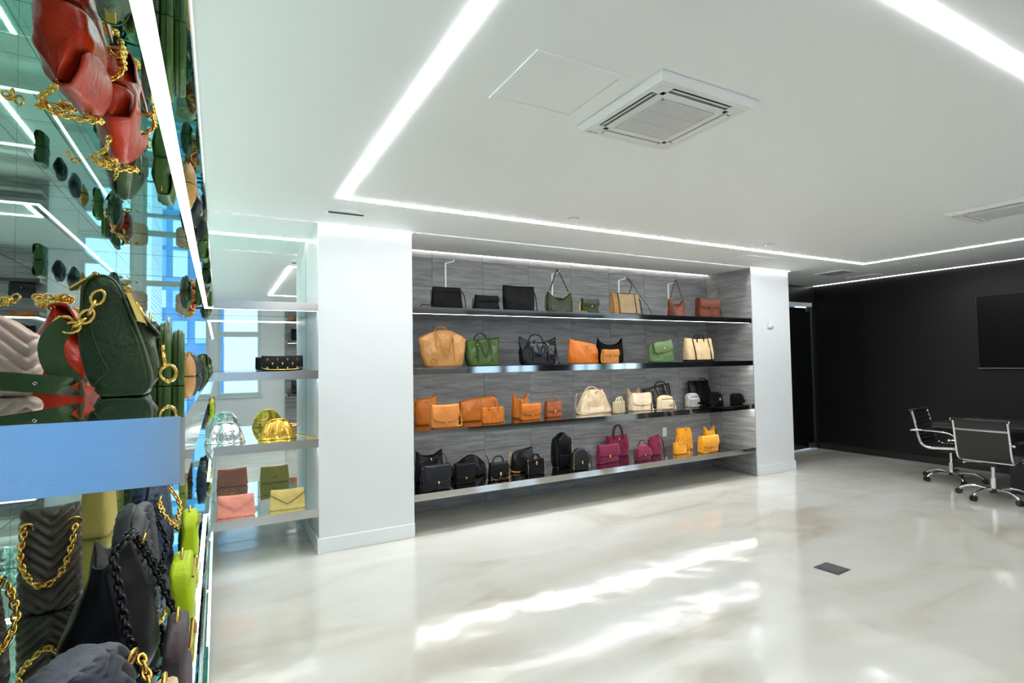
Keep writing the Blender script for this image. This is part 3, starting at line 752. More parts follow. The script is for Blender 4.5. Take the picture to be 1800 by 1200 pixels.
def bag(style, label, x, yf, z, w, d, h, m, rz=0.0, group=None, m2=None, fit=True, cat='bag', **k):
    """x, w: centre and width measured along the shelf at the front edge yf; z: shelf top"""
    SEED[0] += 3.37; sd = SEED[0]
    if fit:
        de = d*.75; xr = x+w/2; xl = (x-w/2)*(yf+de)/yf; x, w = (xl+xr)/2, max(.10, xr-xl)
    nm = {'tote': 'tote_bag', 'hobo': 'hobo_bag', 'flap': 'crossbody_bag', 'tophandle': 'top_handle_bag', 'bucket': 'bucket_bag', 'camera': 'camera_bag', 'pouch': 'pouch_bag', 'backpack': 'backpack', 'saddle': 'saddle_bag'}[style]
    e = tag(empty(k.get('name', nm), (x, yf+d/2, z+.0015), rz), label, cat, group)
    hw = k.get('hw', GOLD); m2 = m2 or m
    if style == 'tote':
        b = Body(w, d, h, k.get('e', 3.4), k.get('wt', 1.0), k.get('dt', .3), k.get('top', 'flat'), k.get('wr', .010), sd, k.get('bulge', .03), lean=k.get('lean', 0)); b.build(m, e)
        hd = k.get('handle', 'droop')
        if hd == 'droop':
            h1 = droop(e, m2, b, -w*.24, w*.22, h*.70, h*k.get('dz', .30)); h2 = arch(e, m2, w*.23, -b.fy(h*.9)-.002, h*.70, h*1.10, xo=-w*.01, ribbon=.013)
            for xx in (-w*.24, w*.22): MB().sphere((xx, b.fy(h*.72)-.011, h*.72), .007).build('rivet', hw, e, smooth=True)
        elif hd == 'up':
            arch(e, m2, w*.22, b.fy(h*.9)-.004, h*.80, h*(1+k.get('hh', .35)), k.get('hr', .0068)); arch(e, m2, w*.22, -b.fy(h*.9)+.004, h*.80, h*(1+k.get('hh', .35))-.01, k.get('hr', .0068), xo=k.get('hx', .015))
        elif hd == 'small':
            arch(e, m2, w*.13, b.fy(h*.9)-.004, h*.82, h*1.16, .006); arch(e, m2, w*.13, -b.fy(h)+.002, h*.82, h*1.14, .006, xo=.01)
        if k.get('clasp'): clasp(e, (k.get('cx', 0)*w, b.fy(h*.86)-.006, h*.86*b.T(k.get('cx', 0)*2)), k['clasp'], hw)
        if k.get('side'):
            MB().loft([[(-w*.5, b.fy(h*q)*.2, h*q), (-w*.49, b.fy(h*q)-.003, h*q), (-w*.33, b.fy(h*q)-.004, h*q), (-w*.33, b.fy(h*q), h*q)] for q in (.02, .3, .6, .96)]).build('side_panel', k['side'], e)
        if k.get('feet'):
            for xx in (-.36, .36): MB().torus((xx*w, b.fy(h*.18)-.004, h*.18), .011, .003, (0, 1, 0), 12, 5).build('ring', hw, e, smooth=True)
        if k.get('trim'):
            t = k['trim']
            for xx in (-.30, .30): MB().ribbon([(xx*w, b.fy(h*q)-.004, h*q) for q in (.02, .2, .4, .6, .8, .97)], .014, .003).build('trim_band', t, e)
            rim = [(w/2*b.wt*math.cos(2*PI*i/28)*.99, b.hb(1)*math.sin(2*PI*i/28)*1.05, h*b.T(math.cos(2*PI*i/28))) for i in range(28)]
            MB().tube(rim, .005, 6, True).build('rim_piping', t, e, smooth=True)
            MB().tube([(w/2*math.copysign(abs(math.cos(2*PI*i/36))**.6, math.cos(2*PI*i/36)), d/2*math.copysign(abs(math.sin(2*PI*i/36))**.6, math.sin(2*PI*i/36)), .012) for i in range(36)], (.012, .004), 6, True).build('base_trim', t, e, smooth=True)
        if k.get('studs'):
            studs(e, [(sx*w*.47*(1+(b.wt-1)*q), b.fy(h*q)-.001, h*q*b.T(.94)) for sx in (-1, 1) for q in [i/10+.05 for i in range(10)]], .0038, hw)
        if k.get('tassel'): tassel(e, m2, (0, b.fy(h*.8)-.004, h*.8), h*.7, .03)
        if k.get('strap'): side_strap(e, m2, b, k['strap'], chain=k.get('chain', False))
    elif style == 'hobo':
        b = Body(w, d, h, 2.6, k.get('wt', .92), k.get('dt', .25), k.get('top', 'hobo'), k.get('wr', .014), sd, k.get('bulge', .05), lean=k.get('lean', 0), freq=9); b.build(m, e)
        if k.get('hook'):   # strap drawn up to a display hook
            zt, xh = k['hook'], k.get('xh', 0)
            z1 = h*b.T(.9)*.98
            MB().ribbon(smoothpath([(-w*.40, 0, z1), (-w*.22+xh*.5, 0, (z1+zt)/2), (xh-.012, 0, zt-.01), (xh, 0, zt), (xh+.012, 0, zt-.01), (w*.22+xh*.5, 0, (z1+zt)/2), (w*.40, 0, z1)], 6), .014, .004, (0, -1, 0)).build('strap', m2, e)
            for sx in (-1, 1): MB().torus((sx*w*.40, 0, z1+.01), .012, .0032, (0, 1, 0)).build('ring', hw, e, smooth=True)
        if k.get('clasp'): clasp(e, (k.get('cx', 0)*w, b.fy(h*.62)-.008, h*.72*b.T(k.get('cx', 0)*2)+.01), k['clasp'], hw)
        if k.get('fold'): flap(e, m, b, k['fold'], 'round', .86)
        if k.get('fringe'):
            q = MB()
            for i in range(9):
                xx = -w*.48+i*.004; q.ribbon([(xx, b.fy(h*.6)-.01, h*.66), (xx-.008*((i*7) % 3-1), -d*.5-.004, h*.05)], .004, .0015)
            q.build('fringe', m2, e)
        if k.get('strap'): side_strap(e, m2, b, k['strap'], chain=k.get('chain', False))
    elif style == 'flap':
        b = Body(w, d, h, 5.5, k.get('wt', .97), k.get('dt', .72), k.get('top', 'flat'), k.get('wr', .003), sd, .01, closed=True); b.build(m, e)
        fo, edge = flap(e, m, b, k.get('ff', .66), k.get('shape', 'round'), rim=k.get('rim'))
        c = edge[len(edge)//2]
        if k.get('clasp', .012): clasp(e, (c[0], c[1]-.004, c[2]+.008), k.get('clasp', .012), hw)
        if k.get('tassel', True): tassel(e, m2, (c[0], c[1]-.004, c[2]), max(.03, c[2]*.9), .018)
        if k.get('studs'):
            studs(e, [(sx*w*.485, b.fy(h*q)-.002, h*q) for sx in (-1, 1) for q in [i/11+.04 for i in range(11)]] + [(-w*.46+i*w*.92/15, b.fy(.03)-.002, .012) for i in range(16)], .0034, hw)
        for sx in (-1, 1): MB().torus((sx*w*.5, 0, h*.90), .009, .0026, (0, 1, 0), 12, 5).build('ring', hw, e, smooth=True)
        if k.get('strap'): side_strap(e, m2, b, k['strap'], chain=k.get('chain', False))
    elif style == 'tophandle':
        b = Body(w, d, h, 5.5, k.get('wt', .86), k.get('dt', .6), k.get('top', 'flat'), .002, sd, 0, closed=True); b.build(m, e)
        fo, edge = flap(e, m, b, k.get('ff', .62), k.get('shape', 'wide'))
        c = edge[len(edge)//2]; clasp(e, (c[0], c[1]-.004, c[2]+.012), .014, hw); tassel(e, m2, (c[0], c[1]-.004, c[2]), c[2]*.85, .03)
        arch(e, m2, w*.27, 0, h*1.0, h*(1+k.get('hh', .40)), .006)
        for sx in (-1, 1): MB().box(sx*w*.27-.009, sx*w*.27+.009, -.009, .009, h*.99, h*1.05).build('handle_tab', hw, e, bevel=.002)
        if k.get('studs'): studs(e, [(-w*.42+i*w*.84/13, b.fy(.03)-.002, .016+.006*math.cos(i)) for i in range(14)] + [(sx*w*.46, b.fy(h*.3*q)-.002, h*.3*q) for sx in (-1, 1) for q in (.3, .6, .9)], .0035, hw)
        if k.get('strap'): side_strap(e, m2, b, k['strap'])
    elif style == 'bucket':
        b = Body(w, d, h, 2.8, k.get('wt', .92), k.get('dt', .5), k.get('top', 'horn'), k.get('wr', .009), sd, k.get('bulge', .02), lean=k.get('lean', 0)); b.build(m, e)
        if k.get('clasp', .012): clasp(e, (0, b.fy(h*.80)-.006, h*.80*b.T(0)/.8*.9), k.get('clasp', .012), hw)
        if k.get('sidechain'):
            for sx in (-1, 1): q = MB(); q.chain(smoothpath([(sx*w*.48, -.005, h*.93), (sx*(w*.5+.012), -.012, h*.6), (sx*(w*.5+.008), -.02, h*.25)], 5), .02, .0032, 8, 4); q.build('chain', hw, e, smooth=True)
        if k.get('cord'):
            q = MB()
            for sx in (-1, 1): q.tube(smoothpath([(sx*.02, b.fy(h*.85)-.004, h*.85), (sx*.035, b.fy(h*.6)-.008, h*.6), (sx*.03, b.fy(h*.35)-.008, h*.35)], 5), .003, 5)
            q.build('drawstring', m2, e, smooth=True)
        if k.get('studs'): studs(e, [(sx*w*.46, b.fy(h*q)-.001, h*q*.96) for sx in (-1, 1) for q in [i/10+.05 for i in range(10)]], .0038, hw)
        if k.get('strap'): side_strap(e, m2, b, k['strap'], chain=k.get('chain', False), out=.07)
    elif style == 'camera':
        b = Body(w, d, h, 4.2, 1.0, .86, k.get('top', 'dome'), .002, sd, .0, closed=True); b.build(m, e)
        pk = Body(w*.80, d*.35, h*.58, 5, 1, .8, 'flat', .001, sd, closed=True); o = pk.build(m, e, 'front_pocket'); o.location = (0, -d/2-.002, h*.06)
        MB().box(-w*.12, w*.12, -d/2-d*.19-.004, -d/2-d*.17, h*.18, h*.36).build('logo_plate', k.get('plate', hw), o)
        zipper(e, b, h*.80, hw)
        if k.get('arch'):
            for q in (.30, .62): MB().tube([(w*.47*math.cos(PI*i/16), d*(q-.5), h*.35+h*.60*math.sin(PI*i/16)) for i in range(17)], .004, 6).build('piping', m2, e, smooth=True)
        if k.get('strap', 1): side_strap(e, m2, b, k.get('strap', 1))
    elif style == 'pouch':
        b = Body(w, d, h, 5, k.get('wt', .92), k.get('dt', .55), k.get('top', 'flat'), k.get('wr', .005), sd, 0, closed=True); b.build(m, e)
        if k.get('fold'): flap(e, m, b, k['fold'], 'straight')
        if k.get('zip', True): zipper(e, b, h*.78, hw)
        if k.get('lace'):
            q = MB()
            for i in range(5): q.torus((-w/2-.004, -.01, h*.3+i*h*.13), .011, .0025, (1, .3, 0), 10, 4)
            q.tube(smoothpath([(-w/2, -.01, h*.3), (-w/2-.03, -.02, h*.18), (-w/2-.09, -.02, h*.2), (-w/2-.13, -.03, .006)], 5), .004, 5)
            q.build('lacing', m2, e, smooth=True)
        if k.get('emblem'):
            q = MB(); y = b.fy(h*.4)-.004
            for s_ in (-1, 1): q.box(.18*w-.016, .18*w+.016, y-.001, y+.001, h*.42+s_*.010-.003, h*.42+s_*.010+.003)
            q.box(.18*w-.003, .18*w+.003, y-.001, y+.001, h*.42-.012, h*.42+.012).build('emblem', PLAST, e)
        if k.get('strap'): side_strap(e, m2, b, k['strap'], out=k.get('out', .05))
    elif style == 'saddle':
        b = Body(w, d, h, 3.4, .8, .6, 'dome', .003, sd, .02, closed=True); b.build(m, e)
        fo, edge = flap(e, m, b, k.get('ff', .68), 'round', .98)
        c = edge[len(edge)//2]; clasp(e, (c[0], c[1]-.004, c[2]+.01), .014, hw); tassel(e, m2, (c[0], c[1], c[2]), c[2]*.9, .01)
        if k.get('hh'): arch(e, m2, w*.26, 0, h*.96, h*(1+k['hh']), .005)
        if k.get('studs'): studs(e, [(sx*(w*.5-.004)*(1-.2*q), b.fy(h*q)+.006, h*q) for sx in (-1, 1) for q in [i/12+.04 for i in range(11)]], .0045, hw)
        if k.get('strap'): side_strap(e, m2, b, k['strap'])
    elif style == 'backpack':
        b = Body(w, d, h, 3.6, .94, .8, 'bunch', .008, sd, .01); b.build(m, e)
        fo, edge = flap(e, m, b, .42, 'lip', .80, .01)
        MB().box(-.008, .008, b.fy(h*.5)-.014, b.fy(h*.5)-.006, h*.35, h*.62).build('buckle_strap', m2, e); clasp(e, (0, b.fy(h*.5)-.014, h*.42), .008, hw)
        pk = Body(w*.7, d*.3, h*.36, 4, .95, .7, 'flat', .004, sd, closed=True); o = pk.build(m, e, 'front_pocket'); o.location = (0, -d/2-.004, .004)
        side_strap(e, m2, b, -1, .02, out=.06)
    return e
S1, S2, S3, S4 = 1.9245, 1.405, .873, .3435
K = leather
BLK = nylon('black', (.0032, .0032, .0036), .5, .12); BLKL = K('black', (.0038, .0038, .0044), .38, spec=.2); BLKG = K('glossy_black', (.005, .005, .007), .2)
CHAR = K('charcoal', (.012, .013, .015), .38, spec=.25); OLV = K('olive', (.022, .032, .009), .40); GRN = K('moss_green', (.055, .105, .018), .36)
SAGE = K('sage_green', (.105, .175, .060), .34); TAN = K('tan', (.46, .22, .065), .36); ORG = K('orange_tan', (.58, .15, .012), .34)
COG = K('cognac', (.52, .145, .014), .36); PEACH = K('peach_tan', (.62, .22, .045), .36); BRN = K('saddle_brown', (.33, .085, .022), .36); RUST = K('rust', (.15, .026, .004), .38)
CRM = K('cream', (.74, .53, .30), .42); IVO = K('ivory', (.80, .64, .43), .42); BEI = nylon('beige_canvas', (.36, .25, .13), .7); SAND = nylon('sand_canvas', (.74, .53, .29), .7)
TAN2 = K('strap_tan', (.36, .15, .035), .36); DBR = K('dark_brown', (.045, .020, .010), .35); AMB = K('amber_brown', (.33, .15, .03), .4)
BUR = suede('burgundy', (.17, .005, .037)); WINE = K('wine_handle', (.055, .006, .018), .4); MUS = suede('mustard', (.72, .30, .004))
GUN = mat('gunmetal_leather', (.055, .048, .040), .3, .5, bump=.5, bscale=25); SILG = mat('silver_grey_leather', (.52, .50, .47), .3, .4, bump=.4, bscale=90); GOLDL = mat('pale_gold_leather', (.62, .50, .30), .35, .5, bump=.4, bscale=90)
SIL = mat('silver_metal', (.75, .75, .74), .2, 1)
G1, G2, G3, G4 = 'bags on the top grey-wall shelf', 'bags on the second grey-wall shelf', 'bags on the third grey-wall shelf', 'bags on the lowest grey-wall shelf'
def wall_bags():
    # top shelf
    bag('pouch', 'flat black nylon messenger bag with side lacing, leftmost on the top grey-wall shelf', 1.824, 4.55, S1, .321, .09, .205, BLK, lace=True, strap=1, group=G1, hw=BLK)
    bag('pouch', 'small low black pouch between two taller black bags on the top shelf', 2.198, 4.5, S1, .300, .09, .135, BLK, wt=.84, strap=-1, out=.03, group=G1, hw=BLK, fold=.4)
    bag('tote', 'tall black nylon tote with a hanging strap on the top shelf', 2.55, 4.5, S1, .365, .11, .257, BLK, wt=1.08, handle='none', top='flat', wr=.006, strap=1, group=G1)
    bag('hobo', 'olive green hobo hanging by its strap from a hook on the top shelf', 3.022, 4.5, S1, .36, .11, .224, OLV, hook=.44, xh=-.02, strap=-1, m2=DBR, group=G1)
    bag('flap', 'small olive crossbody with gold side trims on the top shelf', 3.375, 4.48, S1, .25, .07, .148, OLV, shape='straight', ff=.5, tassel=False, clasp=.008, chain=True, strap=-1, group=G1)
    bag('tote', 'beige canvas tote with amber side panel and dark hooked strap on the top shelf', 3.869, 4.5, S1, .46, .12, .245, BEI, handle='none', trim=DBR, wr=.006, strap=1, m2=DBR, group=G1, side=AMB)
    bag('hobo', 'rust hobo with side fringe hanging from a hook on the top shelf', 4.637, 4.5, S1, .33, .10, .216, RUST, hook=.43, xh=0, fringe=True, m2=DBR, group=G1)
    bag('flap', 'rust satchel with front pockets, rightmost on the top grey-wall shelf', 5.147, 4.5, S1, .44, .11, .229, RUST, wt=1.02, ff=.5, shape='wide', strap=1, chain=False, group=G1, m2=DBR)
    # second shelf
    bag('tote', 'large slouchy tan leather tote, leftmost on the second shelf', 1.765, 4.5, S2, .40, .17, .335, TAN, wt=1.26, top='peak', wr=.018, feet=True, group=G2, m2=TAN2)
    bag('tote', 'moss green leather tote leaning beside the large tan tote', 2.19, 4.58, S2, .36, .15, .285, GRN, wt=1.16, top='tip', wr=.018, group=G2, m2=OLV)
    bag('tote', 'glossy black leather tote with looping handles on the second shelf', 2.776, 4.53, S2, .45, .16, .278, BLKG, wt=1.10, top='wing', wr=.018, handle='droop', dz=.35, strap=1, hw=SIL, group=G2)
    e = bag('hobo', 'slouchy orange leather tote with pointed left corner on the second shelf', 3.305, 4.5, S2, .45, .16, .262, ORG, top='slant', wr=.014, clasp=.016, cx=.1, group=G2)
    bag('tote', 'black winged tote standing behind the small orange crossbody', 3.83, 4.72, S2, .42, .13, .28, BLK, top='horn', wr=.008, handle='none', group=G2)
    bag('flap', 'small orange crossbody with gold chain before a black winged tote', 3.588, 4.43, S2, .24, .06, .138, PEACH, ff=.45, shape='straight', chain=True, strap=-1, group=G2, tassel=False)
    bag('hobo', 'sage green slouchy folded bag with gold clasp on the second shelf', 4.383, 4.5, S2, .46, .14, .255, SAGE, top='tip', wr=.014, fold=.5, clasp=.02, cx=.02, group=G2)
    bag('tote', 'beige tote with black trim and handles, rightmost on the second shelf', 4.98, 4.5, S2, .56, .17, .28, SAND, wt=1.02, wr=.008, trim=BLKL, handle='small', m2=BLKL, group=G2)
    # third shelf
    bag('bucket', 'orange leather bucket bag with gold side chains at the left end of the third shelf', 1.681, 4.74, S3, .246, .13, .268, COG, sidechain=True, top='tip', group=G3)
    bag('flap', 'peach tan crossbody with rounded flap in front of the orange bucket bag', 1.742, 4.44, S3, .28, .09, .193, PEACH, chain=True, strap=1, group=G3, ff=.75)
    bag('tote', 'wide orange leather tote behind the small handled orange bag', 2.208, 4.749, S3, .41, .14, .241, COG, top='tip', handle='none', clasp=.012, group=G3)
    bag('tote', 'small orange tote with twin handles and long tassel on the third shelf', 2.238, 4.49, S3, .25, .09, .147, COG, handle='up', hh=.55, tassel=True, wr=.004, dt=.55, studs=True, group=G3, clasp=.01)
    bag('bucket', 'tall orange bucket bag with two pointed ears on the third shelf', 2.668, 4.716, S3, .235, .12, .258, COG, clasp=.012, studs=True, group=G3, top='horn')
    bag('flap', 'orange crossbody with curved flap in front of the tall orange bucket', 2.654, 4.508, S3, .25, .08, .15, COG, ff=.68, group=G3)
    bag('tophandle', 'brown top-handle bag at the end of the orange bags', 2.976, 4.60, S3, .235, .09, .149, BRN, group=G3, hh=.30)
    bag('tote', 'cream slouchy tote with spread sides beside the small gold tote', 3.524, 4.63, S3, .52, .15, .255, IVO, wt=.70, top='dome', wr=.016, strap=-1, handle='droop', m2=CRM, dz=.4, clasp=.012, group=G3, bulge=.05)
    bag('tote', 'tiny pale gold and cream tote with handles on the third shelf', 3.742, 4.49, S3, .19, .07, .127, GOLDL, handle='up', hh=.35, m2=IVO, wr=.003, dt=.6, group=G3, tassel=True)
    bag('bucket', 'tall cream bucket bag behind the cream flap crossbody', 4.25, 4.83, S3, .26, .11, .235, CRM, top='horn', group=G3, clasp=.010)
    bag('flap', 'ivory flap crossbody with side straps in the cream group', 4.095, 4.56, S3, .34, .10, .188, IVO, ff=.70, strap=1, group=G3)
    bag('tote', 'crinkled dark metallic tote leaning at the back of the third shelf', 4.62, 4.80, S3, .50, .10, .275, GUN, wt=1.0, top='slantr', wr=.014, handle='droop', m2=BLKL, lean=.2, group=G3, hw=SIL)
    bag('camera', 'small ivory camera bag with front pocket before the metallic tote', 4.414, 4.50, S3, .27, .08, .150, IVO, group=G3, plate=GOLDL)
    bag('camera', 'small silver grey camera bag near the right end of the third shelf', 4.839, 4.50, S3, .25, .09, .158, SILG, m2=BLKL, group=G3, hw=SIL, arch=True, plate=BLKL)
    bag('tote', 'black tote leaning against the tiles at the right end of the third shelf', 5.42, 4.88, S3, .44, .10, .285, BLKL, wr=.008, lean=.18, handle='droop', group=G3, hw=BLKL)
    bag('pouch', 'rounded black belt bag with small emblem before the black tote', 5.38, 4.64, S3, .34, .10, .141, BLK, top='round', wt=.95, emblem=True, strap=-1, group=G3, hw=BLK)
    bag('camera', 'small black box-shaped bag, rightmost on the third shelf', 5.60, 4.50, S3, .25, .09, .125, BLK, strap=-1, group=G3, hw=BLK, plate=BLK)
    # lowest shelf
    bag('bucket', 'black leather drawstring tote at the back left of the lowest shelf', 1.733, 4.80, S4, .31, .14, .277, BLKL, top='wing', wr=.012, clasp=.010, strap=1, group=G4, hw=SIL)
    bag('flap', 'charcoal flap crossbody with hanging cords, leftmost front of the lowest shelf', 1.666, 4.44, S4, .27, .09, .206, CHAR, ff=.70, strap=-1, group=G4, hw=SIL)
    bag('hobo', 'slouchy black hobo with lumpy top behind the small black flap bags', 2.12, 4.777, S4, .42, .15, .206, BLKL, top='lump', wr=.022, strap=1, group=G4)
    bag('flap', 'black crossbody with gold clasp and gold top corners on the lowest shelf', 1.966, 4.533, S4, .225, .08, .174, BLKL, ff=.72, shape='wide', group=G4)
    bag('tophandle', 'black top-handle bag with gold studs along its base', 2.28, 4.467, S4, .235, .09, .156, BLKL, studs=True, group=G4, strap=1)
    bag('tote', 'black trapeze tote with gold corners behind the studded black tote', 2.674, 4.70, S4, .31, .12, .232, BLKL, top='tip', handle='none', strap=-1, chain=True, group=G4, wt=.86)
    bag('tote', 'small black tote edged with gold studs on the lowest shelf', 2.707, 4.52, S4, .235, .08, .140, BLKL, studs=True, handle='up', hh=.38, wr=.003, dt=.6, clasp=.014, tassel=True, group=G4)
    bag('backpack', 'tall black backpack beside the rounded studded black bag', 3.112, 4.646, S4, .27, .12, .345, BLKL, group=G4, hw=BLKL)
    bag('saddle', 'rounded charcoal saddle bag edged with studs before the black backpack', 3.202, 4.470, S4, .25, .09, .20, CHAR, studs=True, hw=GOLD, strap=1, group=G4)
    bag('tote', 'burgundy suede tote with tall dark looped handles on the lowest shelf', 4.0, 4.84, S4, .38, .13, .232, BUR, wr=.008, handle='up', hh=.52, m2=WINE, top='flat', clasp=.012, group=G4, hx=.03)
    bag('flap', 'burgundy suede flap crossbody before the tall handled tote', 3.66, 4.60, S4, .315, .08, .180, BUR, ff=.62, shape='wide', strap=-1, tassel=False, clasp=.016, group=G4)
    bag('saddle', 'small burgundy saddle bag with thin loop handle', 4.059, 4.495, S4, .265, .08, .150, BUR, hh=.40, strap=-1, group=G4, m2=WINE)
    bag('bucket', 'burgundy suede bucket bag beside the mustard bags', 4.388, 4.66, S4, .26, .11, .226, BUR, top='tip', clasp=.010, strap=1, m2=WINE, group=G4)
    bag('tote', 'small mustard suede tote with round handle on the lowest shelf', 4.665, 4.54, S4, .24, .08, .135, MUS, handle='up', hh=.52, wr=.004, dt=.6, strap=1, group=G4)
    bag('bucket', 'mustard suede bucket bag behind the small mustard tote', 4.925, 4.72, S4, .33, .10, .265, MUS, top='humps', clasp=0, group=G4)
    bag('flap', 'mustard suede flap bag with looped straps at the right of the lowest shelf', 5.033, 4.456, S4, .36, .10, .180, MUS, ff=.70, strap=-1, group=G4)
    bag('bucket', 'tall mustard suede bucket, rightmost on the lowest shelf', 5.29, 4.66, S4, .27, .11, .262, MUS, top='horn', strap=1, m2=DBR, clasp=0, group=G4)
wall_bags()
def hook_stand(x, y, h, lab):
    e = tag(empty('bag_hook_stand', (x, y, S1)), lab, 'hook stand', 'white bag hook stands on the top shelf')
    MB().box(-.045, .045, -.045, .045, .0005, .008).build('base', TRIM, e, bevel=.002)
    MB().box(-.007, .007, -.007, .007, .008, h).build('post', TRIM, e, bevel=.001)
    MB().tube(smoothpath([(0, 0, h-.004), (.03, -.01, h+.004), (.07, -.03, h+.016), (.075, -.032, h+.032)], 4), .006, 6).build('hook_arm', TRIM, e)
hook_stand(1.90, 4.78, .47, 'white hook stand behind the leftmost black messenger bag')
hook_stand(3.03, 4.66, .42, 'white hook stand holding the olive green hobo strap')
hook_stand(3.93, 4.68, .41, 'white hook stand behind the beige canvas tote')
hook_stand(4.70, 4.70, .41, 'white hook stand holding the rust hobo strap')
MB_ = MB().tube(smoothpath([(4.02, 4.62, S1+.24), (4.08, 4.64, S1+.36), (4.02, 4.655, S1+.435), (4.04, 4.64, S1+.43), (4.14, 4.58, S1+.24), (4.24, 4.56, S1+.12), (4.30, 4.55, S1+.01)], 6), (.008, .003), 6)
o = MB_.build('bag_strap', DBR, smooth=True); tag(o, 'dark brown shoulder strap looped over a hook beside the beige tote', 'strap')
# ------------------------------------------------------------------ clutches in the mirrored niche
def clutches():
    def base(lab, x, y, z, rz=0): return tag(empty('clutch', (x, y, z+.0015), rz), lab, 'clutch', 'clutches in the mirrored niche')
    CR = lambda n, c: mat('croc_'+n, c, .5, 0, .9, 90, .10, 30)
    PK, PKR, STW = CR('pink', (.84, .30, .22)), K('pink_stitch', (.72, .22, .16), .6), CR('straw', (.66, .49, .15))
    DK = K('dark_piping', (.03, .02, .012), .4)
    for lab, m, x, y, w_, h_, rim, bk in (('coral pink croc envelope clutch on the lowest niche shelf', PK, .115, 4.47, .262, .150, None, PK), ('straw yellow envelope clutch with black piping on the lowest niche shelf', STW, .468, 4.50, .262, .142, DK, STW)):
        e = base(lab, x, y, ZS[3], -.06); b = Body(w_, .05, h_, 5.5, .90, .35, 'flat', .001, 1.3, 0, closed=True); b.build(m, e)
        fo, edge = flap(e, m, b, .70, 'v', 1.0, .003, rim)
        flap_b = MB().box(-w_*.42, w_*.42, -b.fy(h_*.8)+.002, -b.fy(h_*.8)+.005, h_*.62, h_*.96).build('back_fold', bk, e, bevel=.002)
        MB().box(-.018, .018, -b.fy(h_*.3)+.001, -b.fy(h_*.3)+.004, h_*.34, h_*.39).build('back_plate', GOLD, e)
        if rim is None:
            studs(e, [(p[0]*.93, p[1]-.003, p[2]+.012) for p in edge[1:-1]], .0028, PKR)
    # ruched metallic clutches
    for lab, m, x, rz, tail in (('crumpled silver metallic ruched clutch on the third niche shelf', mat('silver_foil_leather', (.74, .75, .74), .26, 1, bump=1.0, bscale=22), .045, 0, False), ('crumpled gold metallic ruched clutch with strap on the third niche shelf', mat('gold_foil_leather', (.80, .48, .09), .28, 1, bump=1.0, bscale=22), .405, 0, True)):
        e = base(lab, x, 4.56, ZS[2], rz); w_, d_, h_ = .275, .095, .155; N = 72; M = 14; rings = []
        for j in range(M+1):
            t = j/M; ring = []
            for i in range(N):
                an = 2*PI*i/N; c, s_ = math.cos(an), math.sin(an); cx = math.copysign(abs(c)**.75, c)
                u = cx; prof = (max(0, 1-abs(u)**2.3))**.5*.85+.15
                pl = 1+.16*math.cos(u*9.5+.4)*(1-t*.3)*(1 if s_ < 0 else .6)
                b_ = d_/2*(1-t**2.6*.85)*pl*(1.0 if t > .08 else .85)
                ring.append((w_/2*cx*(1-.10*t), b_*s_+.016*nz(u*6, t*5, x*9)*(1-t)*min(1, t*4)+.006*nz(u*15, t*11, x*5)*min(1, t*4), t*h_*prof*(1+.03*math.cos(u*11))))
            rings.append(ring)
        MB().loft(rings).build('body', m, e, smooth=True)
        MB().tube(smoothpath([(-w_*.30, -.012, h_*.80), (-.05, -.014, h_*.97), (0, -.014, h_*1.0), (.05, -.014, h_*.97), (w_*.30, -.012, h_*.80)], 5), .006, 6).build('frame_rim', m, e, smooth=True)
        q = MB()
        for u in (-.62, -.33, 0.0, .33, .62):
            q.tube(smoothpath([(u*w_/2*.9, -.012, h_*.93*(1-abs(u)**2.3)**.5), (u*w_/2, -d_*.50, h_*.55*(1-abs(u)**2)**.4), (u*w_/2*1.08, -d_*.46, h_*.12)], 5), [.004]*11, 6)
        q.build('pleats', m, e, smooth=True)
        if tail: MB().ribbon(smoothpath([(w_*.48, -.01, .03), (w_*.62, -.03, .022), (w_*.8, -.05, .010), (w_*.95, -.055, .006), (w_*1.05, -.05, .005)], 5), .022, .004, (0, -.3, 1)).build('wrist_strap', m, e)
    # black studded clutch
    e = base('black studded flap clutch with gold scalloped edge on the second niche shelf', .447, 4.66, ZS[1]); w_, h_ = .305, .108
    b = Body(w_, .06, h_, 6, .99, .7, 'flat', .001, 5, 0, closed=True); b.build(BLKL, e)
    fo, edge = flap(e, BLKL, b, .92, 'wide', 1.0, .003, GOLD)
    q = MB()
    for r, n in ((0, 4), (1, 3), (2, 4)):
        for i in range(n):
            xx = (-w_*.36+i*w_*.24) if n == 4 else (-w_*.24+i*w_*.24); zz = h_*(.84-.32*r); y = b.fy(zz)-.008
            q.loft([[(xx-.006, y, zz+.008), (xx+.006, y, zz+.008), (xx+.006, y-.004, zz+.008), (xx-.006, y-.004, zz+.008)], [(xx-.001, y, zz-.012), (xx+.001, y, zz-.012), (xx+.001, y-.002, zz-.012), (xx-.001, y-.002, zz-.012)]])
    q.build('studs', GOLD, e)['kind'] = 'stuff'
clutches()
